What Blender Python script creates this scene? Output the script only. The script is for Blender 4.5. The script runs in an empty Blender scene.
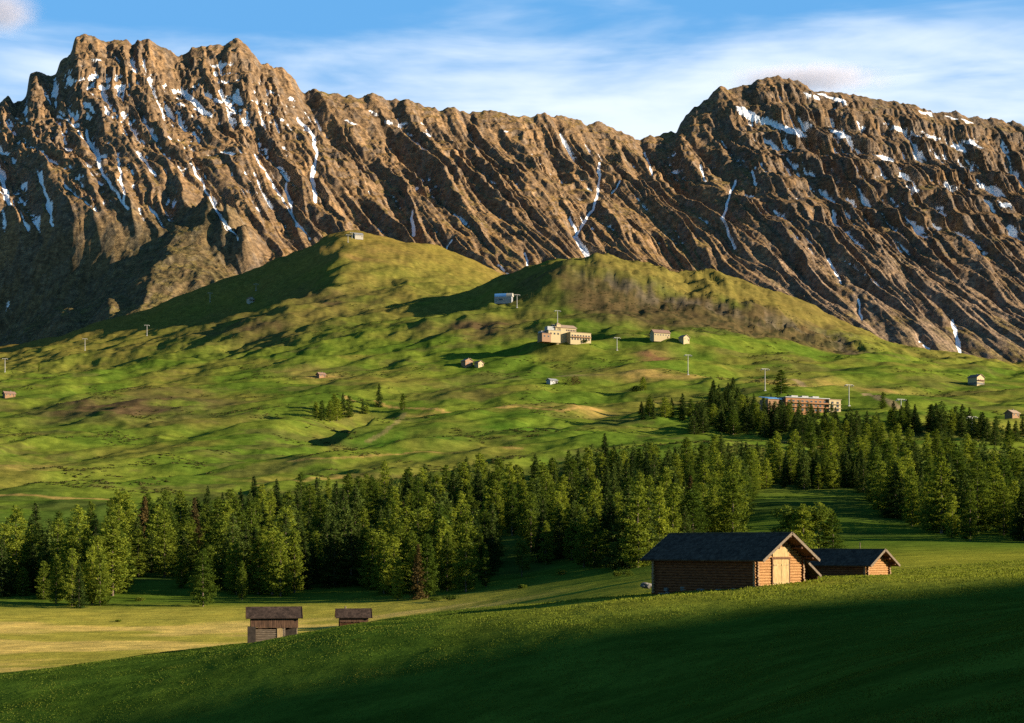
SUN_AZ_DEG, SUN_EL_DEG, SUN_E = 103.0, 13.5, 5.0
SKY_S, CLOUD_C, EXPOSURE = 0.05, (6.8, 7.3, 7.8), 1.68
VEIL, VEIL_C = 0.78, (1.05, 3.1, 6.0)
import bpy, math, random
import numpy as np
from mathutils import Vector, Matrix

random.seed(11)
RNG = np.random.default_rng(11)
SC = bpy.context.scene
COL = SC.collection
F = 1576.0          # focal length in pixels of the 1024 px wide frame
CX, V0 = 512.0, 545.0   # picture column of the view axis, row of the horizon

# ------------------------------------------------------------------ numpy noise
_perm = np.random.default_rng(5).permutation(4096).astype(np.int64)
_ang = np.random.default_rng(6).random(4096) * 2 * np.pi
_gx, _gy = np.cos(_ang), np.sin(_ang)

def perlin(x, y, seed=0):
    x = np.asarray(x, float) + seed * 37.17
    y = np.asarray(y, float) - seed * 91.71
    xi = np.floor(x).astype(np.int64); yi = np.floor(y).astype(np.int64)
    xf = x - xi; yf = y - yi
    u = xf * xf * xf * (xf * (xf * 6 - 15) + 10)
    v = yf * yf * yf * (yf * (yf * 6 - 15) + 10)
    def g(ix, iy, dx, dy):
        h = _perm[(_perm[ix & 4095] + iy) & 4095]
        return _gx[h] * dx + _gy[h] * dy
    a = g(xi, yi, xf, yf); b = g(xi + 1, yi, xf - 1, yf)
    c = g(xi, yi + 1, xf, yf - 1); d = g(xi + 1, yi + 1, xf - 1, yf - 1)
    return 1.5 * ((a * (1 - u) + b * u) * (1 - v) + (c * (1 - u) + d * u) * v)

def fbm(x, y, oct=4, seed=0, gain=0.5, lac=2.03):
    s = 0.0; a = 1.0
    for k in range(oct):
        s = s + a * perlin(x, y, seed + k * 3.1); a *= gain; x = x * lac; y = y * lac
    return s

def ridged(x, y, oct=4, seed=0, gain=0.5, lac=2.07):
    s = 0.0; a = 1.0; n = 0.0
    for k in range(oct):
        s = s + a * (1 - np.abs(perlin(x, y, seed + k * 3.1))) ** 2; n += a; a *= gain; x = x * lac; y = y * lac
    return s / n

def sstep(a, b, x):
    t = np.clip((np.asarray(x, float) - a) / (b - a), 0, 1)
    return t * t * (3 - 2 * t)

def gsmooth(arr, sig):
    n = int(sig * 3) + 1
    k = np.exp(-0.5 * (np.arange(-n, n + 1) / sig) ** 2); k /= k.sum()
    return np.convolve(np.pad(arr, n, mode='edge'), k, mode='valid')

def pchip(xk, yk, x):
    """monotone cubic through knots xk, rows of yk (K, N), at x (M) -> (M, N)"""
    h = np.diff(xk)[:, None]; d = np.diff(yk, axis=0) / h
    m = np.zeros_like(yk)
    same = d[:-1] * d[1:] > 0
    w1 = 2 * h[1:] + h[:-1]; w2 = h[1:] + 2 * h[:-1]
    with np.errstate(divide='ignore', invalid='ignore'):
        hm = (w1 + w2) / (w1 / d[:-1] + w2 / d[1:])
    m[1:-1] = np.where(same, hm, 0); m[0] = d[0]; m[-1] = d[-1]
    i = np.clip(np.searchsorted(xk, x) - 1, 0, len(xk) - 2)
    hh = h[i]; t = ((x - xk[i])[:, None]) / hh
    h00 = (1 + 2 * t) * (1 - t) ** 2; h10 = t * (1 - t) ** 2
    h01 = t * t * (3 - 2 * t); h11 = t * t * (t - 1)
    return h00 * yk[i] + h10 * hh * m[i] + h01 * yk[i + 1] + h11 * hh * m[i + 1]

# ------------------------------------------------------------------ object helpers
def tag(o, label=None, cat=None, group=None, kind=None):
    if label: o['label'] = label
    if cat: o['category'] = cat
    if group: o['group'] = group
    if kind: o['kind'] = kind
    return o

def empty(name, loc, rz=0.0):
    o = bpy.data.objects.new(name, None); COL.objects.link(o)
    o.location = loc; o.rotation_euler = (0, 0, rz); o.empty_display_size = 1.0
    return o

def mesh_from(name, verts, faces, mat, parent=None, smooth=False, link=True):
    """verts (N,3), faces (M,k) arrays of one face size"""
    verts = np.asarray(verts, np.float32); faces = np.asarray(faces, np.int32)
    me = bpy.data.meshes.new(name)
    k = faces.shape[1]
    me.vertices.add(len(verts)); me.vertices.foreach_set('co', verts.ravel())
    me.loops.add(faces.size); me.loops.foreach_set('vertex_index', faces.ravel())
    me.polygons.add(len(faces))
    me.polygons.foreach_set('loop_start', np.arange(0, faces.size, k, dtype=np.int32))
    me.polygons.foreach_set('loop_total', np.full(len(faces), k, np.int32))
    if smooth: me.polygons.foreach_set('use_smooth', np.ones(len(faces), bool))
    me.update(calc_edges=True)
    if mat: me.materials.append(mat)
    o = bpy.data.objects.new(name, me)
    if link: COL.objects.link(o)
    if parent: o.parent = parent
    return o

def add_attr(o, name, arr, color=True):
    me = o.data
    if color:
        a = me.attributes.new(name, 'FLOAT_COLOR', 'POINT')
        arr4 = np.ones((len(arr), 4), np.float32); arr4[:, :3] = arr
        a.data.foreach_set('color', arr4.ravel())
    else:
        a = me.attributes.new(name, 'FLOAT', 'POINT')
        a.data.foreach_set('value', np.asarray(arr, np.float32).ravel())

class MB:
    """collects simple solids into one mesh"""
    def __init__(s): s.v = []; s.f = []; s.sm = []
    def add(s, vs, fs, smooth=False):
        b = len(s.v); s.v += [tuple(p) for p in vs]
        for f in fs: s.f.append([b + i for i in f]); s.sm.append(smooth)
        return s
    def box(s, c, d, rot=None):
        hx, hy, hz = d[0] / 2, d[1] / 2, d[2] / 2
        P = [Vector((x, y, z)) for x in (-hx, hx) for y in (-hy, hy) for z in (-hz, hz)]
        if rot is not None: P = [rot @ p for p in P]
        c = Vector(c)
        return s.add([p + c for p in P], [(0, 1, 3, 2), (4, 6, 7, 5), (0, 4, 5, 1), (2, 3, 7, 6), (0, 2, 6, 4), (1, 5, 7, 3)])
    def cyl(s, a, b, ra, rb=None, n=10, cap=True):
        rb = ra if rb is None else rb
        a = Vector(a); b = Vector(b); d = (b - a).normalized()
        u = d.orthogonal().normalized(); w = d.cross(u)
        P = []
        for (c, r) in ((a, ra), (b, rb)):
            for i in range(n):
                t = 2 * math.pi * i / n
                P.append(c + u * (r * math.cos(t)) + w * (r * math.sin(t)))
        fs = [(i, (i + 1) % n, n + (i + 1) % n, n + i) for i in range(n)]
        s.add(P, fs, True)
        if cap:
            s.add(P[:n], [tuple(range(n))[::-1]]); s.add(P[n:], [tuple(range(n))])
        return s
    def prism(s, poly, x0, x1):
        """poly of (y,z), extruded along x"""
        n = len(poly)
        P = [(x0, y, z) for y, z in poly] + [(x1, y, z) for y, z in poly]
        fs = [(i, (i + 1) % n, n + (i + 1) % n, n + i) for i in range(n)]
        fs += [tuple(range(n))[::-1], tuple(range(n, 2 * n))]
        return s.add(P, fs)
    def slab(s, a, b, c, d, th):
        """quad a,b,c,d thickened by th along its normal"""
        a, b, c, d = map(Vector, (a, b, c, d))
        n = (b - a).cross(d - a).normalized() * th
        P = [a, b, c, d, a + n, b + n, c + n, d + n]
        return s.add(P, [(0, 3, 2, 1), (4, 5, 6, 7), (0, 1, 5, 4), (1, 2, 6, 5), (2, 3, 7, 6), (3, 0, 4, 7)])
    def build(s, name, mat, parent=None, loc=None, bevel=0.0):
        me = bpy.data.meshes.new(name); me.from_pydata(s.v, [], s.f); me.update()
        me.polygons.foreach_set('use_smooth', s.sm)
        me.materials.append(mat)
        o = bpy.data.objects.new(name, me); COL.objects.link(o)
        if parent: o.parent = parent
        if loc: o.location = loc
        if bevel:
            m = o.modifiers.new('bevel', 'BEVEL'); m.width = bevel; m.segments = 1; m.limit_method = 'ANGLE'
        return o

# ------------------------------------------------------------------ material helpers
def new_mat(name):
    m = bpy.data.materials.new(name); m.use_nodes = True
    nt = m.node_tree; nt.nodes.clear()
    out = nt.nodes.new('ShaderNodeOutputMaterial')
    return m, nt, out

def N(nt, t, **kw):
    n = nt.nodes.new(t)
    for k, v in kw.items():
        if k.startswith('i_'): n.inputs[k[2:].replace('_', ' ')].default_value = v
        else: setattr(n, k, v)
    return n

def L(nt, a, b): nt.links.new(a, b)

def mixrgb(nt, mode, fac, a, b):
    n = nt.nodes.new('ShaderNodeMix'); n.data_type = 'RGBA'; n.blend_type = mode
    for sock, val in ((n.inputs['Factor'], fac), (n.inputs['A'], a), (n.inputs['B'], b)):
        pass
    ins = [n.inputs[0], n.inputs[6], n.inputs[7]]
    for s, v in zip(ins, (fac, a, b)):
        if hasattr(v, 'is_output'): nt.links.new(v, s)
        else: s.default_value = v if not isinstance(v, tuple) else (*v, 1)[:4]
    return n.outputs[2]

def math_n(nt, op, a, b=None, c=None, clamp=False):
    n = nt.nodes.new('ShaderNodeMath'); n.operation = op; n.use_clamp = clamp
    for i, v in enumerate((a, b, c)):
        if v is None: continue
        if hasattr(v, 'is_output'): nt.links.new(v, n.inputs[i])
        else: n.inputs[i].default_value = v
    return n.outputs[0]

def noise_n(nt, vec, scale, detail=4, rough=0.55, dist=0.0):
    n = N(nt, 'ShaderNodeTexNoise'); n.inputs['Scale'].default_value = scale
    n.inputs['Detail'].default_value = detail; n.inputs['Roughness'].default_value = rough
    n.inputs['Distortion'].default_value = dist
    if vec is not None: nt.links.new(vec, n.inputs['Vector'])
    return n.outputs['Fac']

def mapping(nt, vec, scale=(1, 1, 1), rot=(0, 0, 0), loc=(0, 0, 0)):
    n = N(nt, 'ShaderNodeMapping'); n.inputs['Scale'].default_value = scale
    n.inputs['Rotation'].default_value = rot; n.inputs['Location'].default_value = loc
    nt.links.new(vec, n.inputs['Vector']); return n.outputs[0]

def ramp(nt, fac, a, b, ca=(0, 0, 0), cb=(1, 1, 1)):
    n = N(nt, 'ShaderNodeMapRange'); n.interpolation_type = 'SMOOTHSTEP'
    n.inputs['From Min'].default_value = a; n.inputs['From Max'].default_value = b
    nt.links.new(fac, n.inputs['Value'])
    return n.outputs[0]

def simple_mat(name, c1, c2, scale=(1, 1, 1), nscale=3.0, rough=0.85, bump=0.3, bdist=0.02, spec=0.2, detail=5):
    """two-tone surface with weathering noise in object space"""
    m, nt, out = new_mat(name)
    tc = N(nt, 'ShaderNodeTexCoord').outputs['Object']
    mp = mapping(nt, tc, scale)
    f = noise_n(nt, mp, nscale, detail, 0.65)
    f2 = ramp(nt, f, 0.3, 0.7)
    c = mixrgb(nt, 'MIX', f2, c1, c2)
    b = N(nt, 'ShaderNodeBsdfPrincipled'); b.inputs['Roughness'].default_value = rough
    b.inputs['Specular IOR Level'].default_value = spec
    L(nt, c, b.inputs['Base Color'])
    bp = N(nt, 'ShaderNodeBump'); bp.inputs['Strength'].default_value = bump; bp.inputs['Distance'].default_value = bdist
    L(nt, f, bp.inputs['Height']); L(nt, bp.outputs[0], b.inputs['Normal'])
    L(nt, b.outputs[0], out.inputs[0])
    return m
# ------------------------------------------------------------------ camera, sun, sky
cam = bpy.data.cameras.new('camera'); cam_o = bpy.data.objects.new('camera', cam); COL.objects.link(cam_o)
cam_o.location = (0, 0, 0); cam_o.rotation_euler = (math.pi / 2, 0, 0)
cam.sensor_width = 36; cam.lens = F * 36 / 1024; cam.shift_y = (V0 - 361.5) / 1024
cam.clip_start = 0.5; cam.clip_end = 40000
SC.camera = cam_o

SUN_AZ, SUN_EL = math.radians(SUN_AZ_DEG), math.radians(SUN_EL_DEG)     # azimuth clockwise from the view axis
TO_SUN = Vector((math.sin(SUN_AZ) * math.cos(SUN_EL), math.cos(SUN_AZ) * math.cos(SUN_EL), math.sin(SUN_EL)))
sun = bpy.data.lights.new('sun', 'SUN'); sun.energy = SUN_E; sun.angle = math.radians(0.5); sun.color = (1.0, 0.82, 0.58)
sun_o = bpy.data.objects.new('sun', sun); COL.objects.link(sun_o)
sun_o.rotation_euler = TO_SUN.to_track_quat('Z', 'Y').to_euler(); sun_o.location = (300, -100, 200)

w = bpy.data.worlds.new('World'); SC.world = w; w.use_nodes = True
nt = w.node_tree; nt.nodes.clear()
wo = N(nt, 'ShaderNodeOutputWorld'); bg = N(nt, 'ShaderNodeBackground')
sky = N(nt, 'ShaderNodeTexSky'); sky.sky_type = 'NISHITA'; sky.sun_disc = False
sky.sun_elevation = SUN_EL; sky.sun_rotation = SUN_AZ; sky.altitude = 1900; sky.air_density = 1.0; sky.dust_density = 0.4; sky.ozone_density = 2.5
gen = N(nt, 'ShaderNodeTexCoord').outputs['Generated']
sep = N(nt, 'ShaderNodeSeparateXYZ'); L(nt, gen, sep.inputs[0])
# thin cirrus: streaked noise in the direction of view, thicker low down, blue gaps above
m1 = mapping(nt, gen, (3.0, 3.0, 11.0), (0.0, 0.10, 0.0), (0.3, 0.0, 0.2))
n1 = noise_n(nt, m1, 1.3, 5, 0.5, 0.3)
m2 = mapping(nt, gen, (6.0, 6.0, 40.0), (0.0, -0.12, 0.0), (1.3, 0.2, 0.0))
n2 = noise_n(nt, m2, 1.0, 6, 0.55, 0.5)
nn = math_n(nt, 'ADD', math_n(nt, 'MULTIPLY', n1, 0.65), math_n(nt, 'MULTIPLY', n2, 0.35))
lowb = N(nt, 'ShaderNodeMapRange'); lowb.inputs['From Min'].default_value = 0.325; lowb.inputs['From Max'].default_value = 0.27
lowb.inputs['To Min'].default_value = -0.10; lowb.inputs['To Max'].default_value = 0.12
L(nt, sep.outputs[2], lowb.inputs['Value'])
msk = ramp(nt, math_n(nt, 'ADD', nn, lowb.outputs[0]), 0.43, 0.72)
fwd = ramp(nt, sep.outputs[1], 0.55, 0.85)                       # the cloud bank stands over the mountains only
topf = math_n(nt, 'SUBTRACT', 1.0, ramp(nt, sep.outputs[2], 0.33, 0.46))
bank = math_n(nt, 'MULTIPLY', fwd, topf)
msk = math_n(nt, 'MULTIPLY', math_n(nt, 'MULTIPLY', msk, 0.80), bank)
skyc = mixrgb(nt, 'MULTIPLY', 1.0, sky.outputs[0], (0.62, 1.0, 1.12))
veil = math_n(nt, 'MULTIPLY', bank, VEIL)
skyc = mixrgb(nt, 'MIX', veil, skyc, VEIL_C)
cl = mixrgb(nt, 'MIX', msk, skyc, CLOUD_C)
L(nt, cl, bg.inputs['Color']); bg.inputs['Strength'].default_value = SKY_S
L(nt, bg.outputs[0], wo.inputs[0])

SC.view_settings.view_transform = 'Standard'; SC.view_settings.look = 'None'
SC.view_settings.exposure = EXPOSURE; SC.view_settings.gamma = 1.0
SC.render.engine = 'CYCLES'
SC.cycles.max_bounces = 6; SC.cycles.diffuse_bounces = 3; SC.cycles.transparent_max_bounces = 8
SC.cycles.use_denoising = False
SC.cycles.sample_clamp_indirect = 4.0
SC.cycles.volume_bounces = 1

# ------------------------------------------------------------------ terrain: one height field over (column, distance)
KPX = np.array([-1600, -700, -300, 0, 130, 260, 390, 520, 640, 760, 900, 1024, 1324, 1724, 2600], float)
ROWS = [   # (distance m, picture row of the ground there, by column)
 (12,  [1700, 1500, 1380, 1340, 1320, 1300, 1280, 1260, 1240, 1220, 1200, 1190, 1170, 1140, 1100]),
 (26,  [1700, 1360, 1190, 1060, 1020, 980, 940, 905, 872, 838, 800, 766, 690, 600, 500]),
 (48,  [1400, 1130, 1000, 906, 872, 839, 806, 773, 743, 714, 680, 650, 585, 515, 430]),
 (88,  [1320, 1090, 985, 904, 866, 829, 792, 756, 722, 688, 648, 613, 550, 485, 420]),
 (150, [820, 745, 710, 683, 664, 646, 626, 607, 594, 586, 579, 574, 562, 545, 510]),
 (185, [800, 730, 700, 675, 655, 640, 621, 603, 592, 583, 573, 567, 552, 535, 500]),
 (230, [790, 730, 705, 684, 668, 655, 638, 616, 598, 580, 570, 563, 550, 533, 498]),
 (290, [720, 690, 676, 670, 665, 661, 655, 614, 592, 572, 562, 558, 548, 532, 496]),
 (370, [660, 645, 640, 640, 640, 638, 634, 604, 582, 560, 553, 552, 546, 530, 495]),
 (480, [630, 612, 605, 607, 607, 606, 603, 588, 566, 545, 540, 543, 545, 528, 495]),
 (600, [590, 570, 565, 568, 570, 568, 565, 555, 540, 520, 517, 523, 530, 520, 490]),
 (750, [555, 535, 528, 530, 532, 530, 525, 512, 500, 490, 490, 497, 505, 500, 480]),
 (900, [520, 502, 495, 497, 500, 497, 490, 478, 470, 462, 460, 468, 478, 478, 465]),
 (1100, [490, 468, 460, 466, 468, 463, 455, 445, 440, 435, 432, 440, 450, 452, 445]),
 (1300, [455, 438, 430, 436, 436, 430, 424, 420, 415, 408, 405, 415, 425, 430, 425]),
 (1500, [425, 412, 408, 412, 408, 402, 397, 393, 388, 388, 388, 395, 405, 410, 410]),
]
FAR = [    # hills: (distance, [(column, row), ...])
 (1750, [(-1600, 400), (-300, 384), (0, 388), (130, 380), (260, 368), (390, 360), (470, 360), (520, 356), (600, 345), (660, 344), (760, 358), (900, 368), (1024, 378), (1324, 390), (2600, 400)]),
 (1950, [(-1600, 390), (-300, 374), (0, 378), (130, 366), (260, 346), (330, 338), (390, 328), (440, 318), (480, 314), (520, 311), (560, 304), (600, 303), (660, 312), (760, 328), (830, 345), (900, 356), (1024, 371), (1324, 380), (2600, 390)]),
 (2045, [(-1600, 385), (-300, 368), (0, 373), (130, 359), (230, 340), (300, 326), (390, 319), (440, 314), (475, 310), (500, 303), (530, 286), (555, 273), (580, 267), (610, 268), (650, 278), (700, 290), (760, 302), (800, 316), (830, 332), (900, 351), (1024, 369), (1324, 378), (2600, 390)]),
 (2150, [(-1600, 380), (-300, 362), (0, 368), (130, 348), (230, 325), (300, 309), (390, 308), (440, 304), (470, 296), (500, 279), (530, 267), (555, 261), (580, 259), (610, 262), (640, 267), (670, 274), (690, 277), (712, 274), (735, 277), (760, 288), (800, 305), (830, 318), (900, 346), (960, 357), (1024, 367), (1324, 376), (2600, 390)]),
 (2400, [(-1600, 372), (-300, 355), (0, 358), (130, 338), (200, 324), (260, 309), (300, 292), (335, 268), (400, 274), (450, 285), (500, 292), (580, 310), (700, 320), (800, 336), (900, 356), (1024, 368), (1324, 376), (2600, 390)]),
 (2680, [(-1600, 365), (-300, 352), (0, 352), (60, 338), (130, 316), (180, 298), (230, 280), (270, 264), (300, 252), (325, 240), (342, 232), (360, 231), (385, 237), (420, 245), (450, 256), (500, 275), (560, 305), (700, 330), (900, 358), (1024, 368), (1324, 376), (2600, 390)]),
 (2950, [(-1600, 362), (-300, 348), (0, 350), (130, 330), (230, 310), (345, 285), (420, 290), (500, 305), (700, 335), (900, 362), (1024, 372), (1324, 380), (2600, 390)]),
 (3500, [(-1600, 362), (-300, 348), (0, 350), (230, 340), (345, 330), (500, 335), (700, 345), (900, 368), (1024, 376), (1324, 384), (2600, 394)]),
]
PXS = np.concatenate([np.arange(-1600, -200, 50), np.arange(-200, -30, 10), np.arange(-30, 1054, 1.6), np.arange(1054, 1224, 10), np.arange(1224, 2601, 50)])
YS = np.concatenate([np.exp(np.arange(math.log(12), math.log(700), 0.0055)), np.exp(np.arange(math.log(700), math.log(3500), 0.0030))])
fx = np.arange(-1600, 2601, 4.0)
kn_y, kn_z = [], []
for (d, vals) in ROWS:
    v = gsmooth(np.interp(fx, KPX, vals), 14)
    kn_y.append(math.log(d)); kn_z.append(-(np.interp(PXS, fx, v) - V0) / F * d)
for (d, pts) in FAR:
    p = np.array(pts, float); v = gsmooth(np.interp(fx, p[:, 0], p[:, 1]), 2.5)
    kn_y.append(math.log(d)); kn_z.append(-(np.interp(PXS, fx, v) - V0) / F * d)
GZ = pchip(np.array(kn_y), np.array(kn_z), np.log(YS))       # (rows, cols)
GY = np.repeat(YS[:, None], len(PXS), 1)
GP = np.repeat(PXS[None, :], len(YS), 0)
GX = (GP - CX) / F * GY
GV0 = V0 - GZ * F / GY          # picture row of the bare base surface
# relief: soft swells in front, hummocks and hollows on the pasture, rocky edges on the hills
midm = sstep(620, 1000, GY); hill = sstep(1600, 2000, GY); fore = 1 - sstep(200, 320, GY)
sw = fore * (0.55 * fbm(GX / 34, GY / 60, 3, 1) + 0.10 * fbm(GX / 6, GY / 9, 3, 2))
flat = sstep(230, 300, GY) * (1 - sstep(460, 520, GY))
sw += flat * 0.22 * fbm(GX / 30, GY / 40, 4, 3) + (sstep(480, 600, GY)) * (1 - midm) * 1.4 * fbm(GX / 60, GY / 60, 3, 4)
warp = 30 * fbm(GX / 200, GY / 200, 2, 8)
hum = 1.15 * fbm((GX + warp) / 150, (GY - 0.5 * GX) / 95, 3, 5, 0.5) + 0.0
hum2 = (ridged((GX + warp) / 120, (GY) / 60, 3, 9) - 0.5)
bmsk = sstep(-0.15, 0.45, fbm(GX / 260, GY / 200, 3, 12))
sw += midm * (7.0 * hum + (1.2 + 6 * bmsk) * hum2 + 0.9 * fbm(GX / 22, GY / 18, 3, 10))
sw += hill * (1 - sstep(2500, 2700, GY) * 0.4) * (2.5 * fbm(GX / 40, GY / 50, 4, 13) + 5 * (ridged(GX / 70, GY / 90, 4, 14) - 0.55))
# rocky broken brow on the front of the nearer hill
rockm = np.exp(-((GP - 690) / 120) ** 2) * sstep(1950, 2040, GY) * (1 - sstep(2120, 2170, GY)) + \
        np.exp(-((GP - 800) / 60) ** 2) * sstep(1850, 1930, GY) * (1 - sstep(1990, 2060, GY))
sw += rockm * (15 * (ridged(GX / 60, GY / 60, 5, 17, 0.6) - 0.5))
vline = np.interp(GP, [540, 575, 620, 680, 740, 800, 850, 880], [262, 264, 275, 291, 305, 320, 337, 350]) + 3.0 * perlin(GX / 30, GY / 60, 36)
BE = GV0 - vline                                   # rows below the rocky edge that crosses the nearer hill
BR = sstep(560, 600, GP) * (1 - sstep(850, 885, GP)) * sstep(1850, 1900, GY) * (1 - sstep(2160, 2180, GY))
sw -= BR * 7.0 * sstep(-2, 6, BE) * (1 - sstep(14, 45, BE))
sw += BR * np.exp(-((BE - 6) / 9) ** 2) * (6 * (ridged(GX / 30, GY / 30, 5, 37, 0.6) - 0.5)) + BR * sstep(0, 8, BE) * (1 - sstep(30, 55, BE)) * 3 * (ridged(GX / 26, GY / 24, 4, 38, .6) - .5)
# unseen rise beyond the right edge: bumps added to break up the shadow edge
sw += sstep(1110, 1350, GP) * (1 - sstep(120, 170, GY)) * (1.9 * fbm(GX / 9, GY / 7, 4, 19) + 1.1 * fbm(GX / 22, GY / 16, 2, 20))
GZ = GZ + sw
GV = V0 - GZ * F / GY
def _hit(px, v, ymin):
    j = int(np.argmin(np.abs(PXS - px))); i = int(np.argmax((GV[:, j] <= v) & (YS > ymin))); return GX[i, j], GY[i, j], GZ[i, j]
# levelled terraces under the two hotels
for (px, v, rad) in [(562, 343, 52), (800, 413, 60)]:
    hx, hy, hz = _hit(px, v, 1000); wgt = 1 - sstep(rad * .6, rad * 1.25, np.hypot(GX - hx, GY - hy))
    GZ = GZ * (1 - wgt) + (hz + 0.04 * (GY - hy)) * wgt
# a hollow with a steep right bank below the clump of pasture trees
ax, ay, _ = _hit(404, 413, 900); bx, by, _ = _hit(340, 445, 900)
dx, dy = bx - ax, by - ay; ll = math.hypot(dx, dy); tt = ((GX - ax) * dx + (GY - ay) * dy) / ll ** 2
dd = ((GX - ax) * dy - (GY - ay) * dx) / ll * (1 if dy * -1 > 0 else -1)
HOLLOW = sstep(-0.1, 0.15, tt) * (1 - sstep(0.85, 1.1, tt))
dl = -dd if dd[np.argmin(np.abs(YS - ay)), np.argmin(np.abs(PXS - 330))] < 0 else dd
GZ = GZ - 12 * HOLLOW * sstep(0, 16, dl) * (1 - sstep(22, 75, dl))
GV = V0 - GZ * F / GY

def ground_z(x, y):
    px = CX + x * F / y
    i = int(np.clip(np.searchsorted(YS, y) - 1, 0, len(YS) - 2)); j = int(np.clip(np.searchsorted(PXS, px) - 1, 0, len(PXS) - 2))
    a = (y - YS[i]) / (YS[i + 1] - YS[i]); b = (px - PXS[j]) / (PXS[j + 1] - PXS[j])
    a = min(max(a, 0), 1); b = min(max(b, 0), 1)
    return float((GZ[i, j] * (1 - b) + GZ[i, j + 1] * b) * (1 - a) + (GZ[i + 1, j] * (1 - b) + GZ[i + 1, j + 1] * b) * a)

def spot(px, y):
    """the place on the ground y metres out under column px"""
    x = (px - CX) / F * y
    return Vector((x, y, ground_z(x, y)))

def hit(px, v, ymin=40):
    """first ground the eye meets at column px, row v"""
    j = int(np.argmin(np.abs(PXS - px))); ok = (GV[:, j] <= v) & (YS > ymin)
    i = int(np.argmax(ok)) if ok.any() else len(YS) - 1
    return spot(px, YS[i])

# --- ground cover
def blob(px, v, rx, ry, P=None, V=None):
    return np.exp(-(((GP if P is None else P) - px) / rx) ** 2 - (((GV0 if V is None else V) - v) / ry) ** 2)
green = np.array([0.070, 0.112, 0.015]); green2 = np.array([0.115, 0.146, 0.021]); olive = np.array([0.138, 0.118, 0.030])
straw = np.array([0.31, 0.205, 0.075]); heath = np.array([0.085, 0.060, 0.032]); dark = np.array([0.028, 0.050, 0.014]); earth = np.array([0.22, 0.165, 0.10])
def mixc(c, m, col): return c * (1 - m[..., None]) + col * m[..., None]
C = np.broadcast_to(green, GX.shape + (3,)).copy()
C = mixc(C, sstep(-0.35, 0.45, fbm(GX / 90, GY / 60, 4, 21)) * midm * 0.9, green2)
C = mixc(C, sstep(0.0, 0.6, fbm(GX / 160, GY / 90, 5, 22)) * midm * 0.6, olive)
C = mixc(C, sstep(0.30, 0.6, fbm(GX / 120, GY / 50, 6, 23, 0.6)) * midm * 0.42, heath)
C = mixc(C, sstep(1850, 2150, GY) * (0.70 + 0.35 * fbm(GX / 60, GY / 60, 4, 24)).clip(0, 1), olive)
C = mixc(C, sstep(2350, 2700, GY) * 0.8, np.array([0.165, 0.115, 0.032]))
nz = fbm(GX / 45, GY / 35, 5, 25)
for (px, v, rx, ry, s, col) in [(110, 412, 90, 12, .95, heath), (180, 405, 40, 10, .8, heath), (40, 468, 50, 6, .6, straw), (480, 326, 45, 9, 1, heath),
        (250, 330, 60, 14, .7, heath), (700, 308, 130, 20, 1.0, np.array([.062, .045, .024])), (800, 322, 70, 12, .8, heath), (600, 294, 60, 18, .9, np.array([.062, .045, .024])), (560, 280, 50, 14, .7, heath), (330, 300, 60, 18, .6, heath), (350, 255, 50, 14, .6, np.array([.16, .105, .04])), (655, 352, 20, 5, .9, np.array([.17, .09, .05])),
        (660, 377, 55, 3.0, .8, straw), (560, 378, 40, 3, .5, earth), (385, 384, 45, 8, .8, olive), (480, 411, 110, 1.6, .8, straw), (585, 411, 25, 3, .5, straw),
        (320, 372, 40, 6, .5, straw), (345, 432, 50, 6, .7, olive), (800, 386, 60, 4, .6, straw), (890, 390, 30, 3, .5, straw), (300, 476, 60, 5, .4, olive),
        (430, 395, 40, 8, .4, np.array([.13, .13, .03])), (400, 442, 60, 12, .9, np.array([.045, .11, .012])), (520, 430, 80, 10, .6, np.array([.05, .115, .012]))]:
    C = mixc(C, (blob(px, v, rx, ry) * s * (0.9 + 0.9 * nz)).clip(0, 1), col)
bn = fbm(GX / 22, GY / 26, 4, 39)
C = mixc(C, BR * (1 - sstep(-6, 2, BE)) * 0.8, np.array([0.125, 0.100, 0.030]))
C = mixc(C, BR * sstep(0, 8, BE) * (1 - sstep(28, 62, BE + 14 * bn)) * 0.9, np.array([0.076, 0.056, 0.029]))
C = mixc(C, BR * (np.exp(-((BE - 6) / 6) ** 2) * sstep(-.25, .3, bn)).clip(0, 1) * 0.85, np.array([0.085, 0.070, 0.056]))
C = mixc(C, BR * sstep(2, 9, BE) * (1 - sstep(30, 50, BE)) * sstep(0.15, 0.4, fbm(GX / 12, GY / 14, 4, 40)) * 0.8, np.array([0.030, 0.030, 0.016]))
# hay meadow on the flat ground behind the front rise: mown, straw-coloured in swathes
fm = sstep(236, 262, GY) * (1 - sstep(455, 500, GY)) * (1 - sstep(400, 620, GP))
hay = sstep(-0.25, 0.5, 0.55 * fbm(GX / 34, GY / 16, 4, 26) + 0.6 * np.sin(GY / 10.5 + 2.2 * fbm(GX / 40, GY / 40, 2, 27)) + 0.25 - 1.4 * sstep(400, 452, GY))
C = mixc(C, fm * 0.9, np.array([0.30, 0.26, 0.048])); C = mixc(C, fm * hay * 0.88, np.array([0.50, 0.36, 0.11]))
# forest floor
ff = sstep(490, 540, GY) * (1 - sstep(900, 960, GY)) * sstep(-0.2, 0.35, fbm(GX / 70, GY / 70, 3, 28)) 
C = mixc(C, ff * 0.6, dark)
# near slope: lush grass darkened for its shade; bright strip paints sunlight on the rise
C = mixc(C, fore * (0.55 + 0.45 * sstep(-0.3, 0.6, fbm(GX / 14, GY / 20, 4, 29))), np.array([0.044, 0.082, 0.011]))
C = mixc(C, sstep(118, 150, GY) * (1 - sstep(300, 480, GY)) * sstep(380, 620, GP) * 0.9, np.array([0.215, 0.215, 0.028]))
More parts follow.
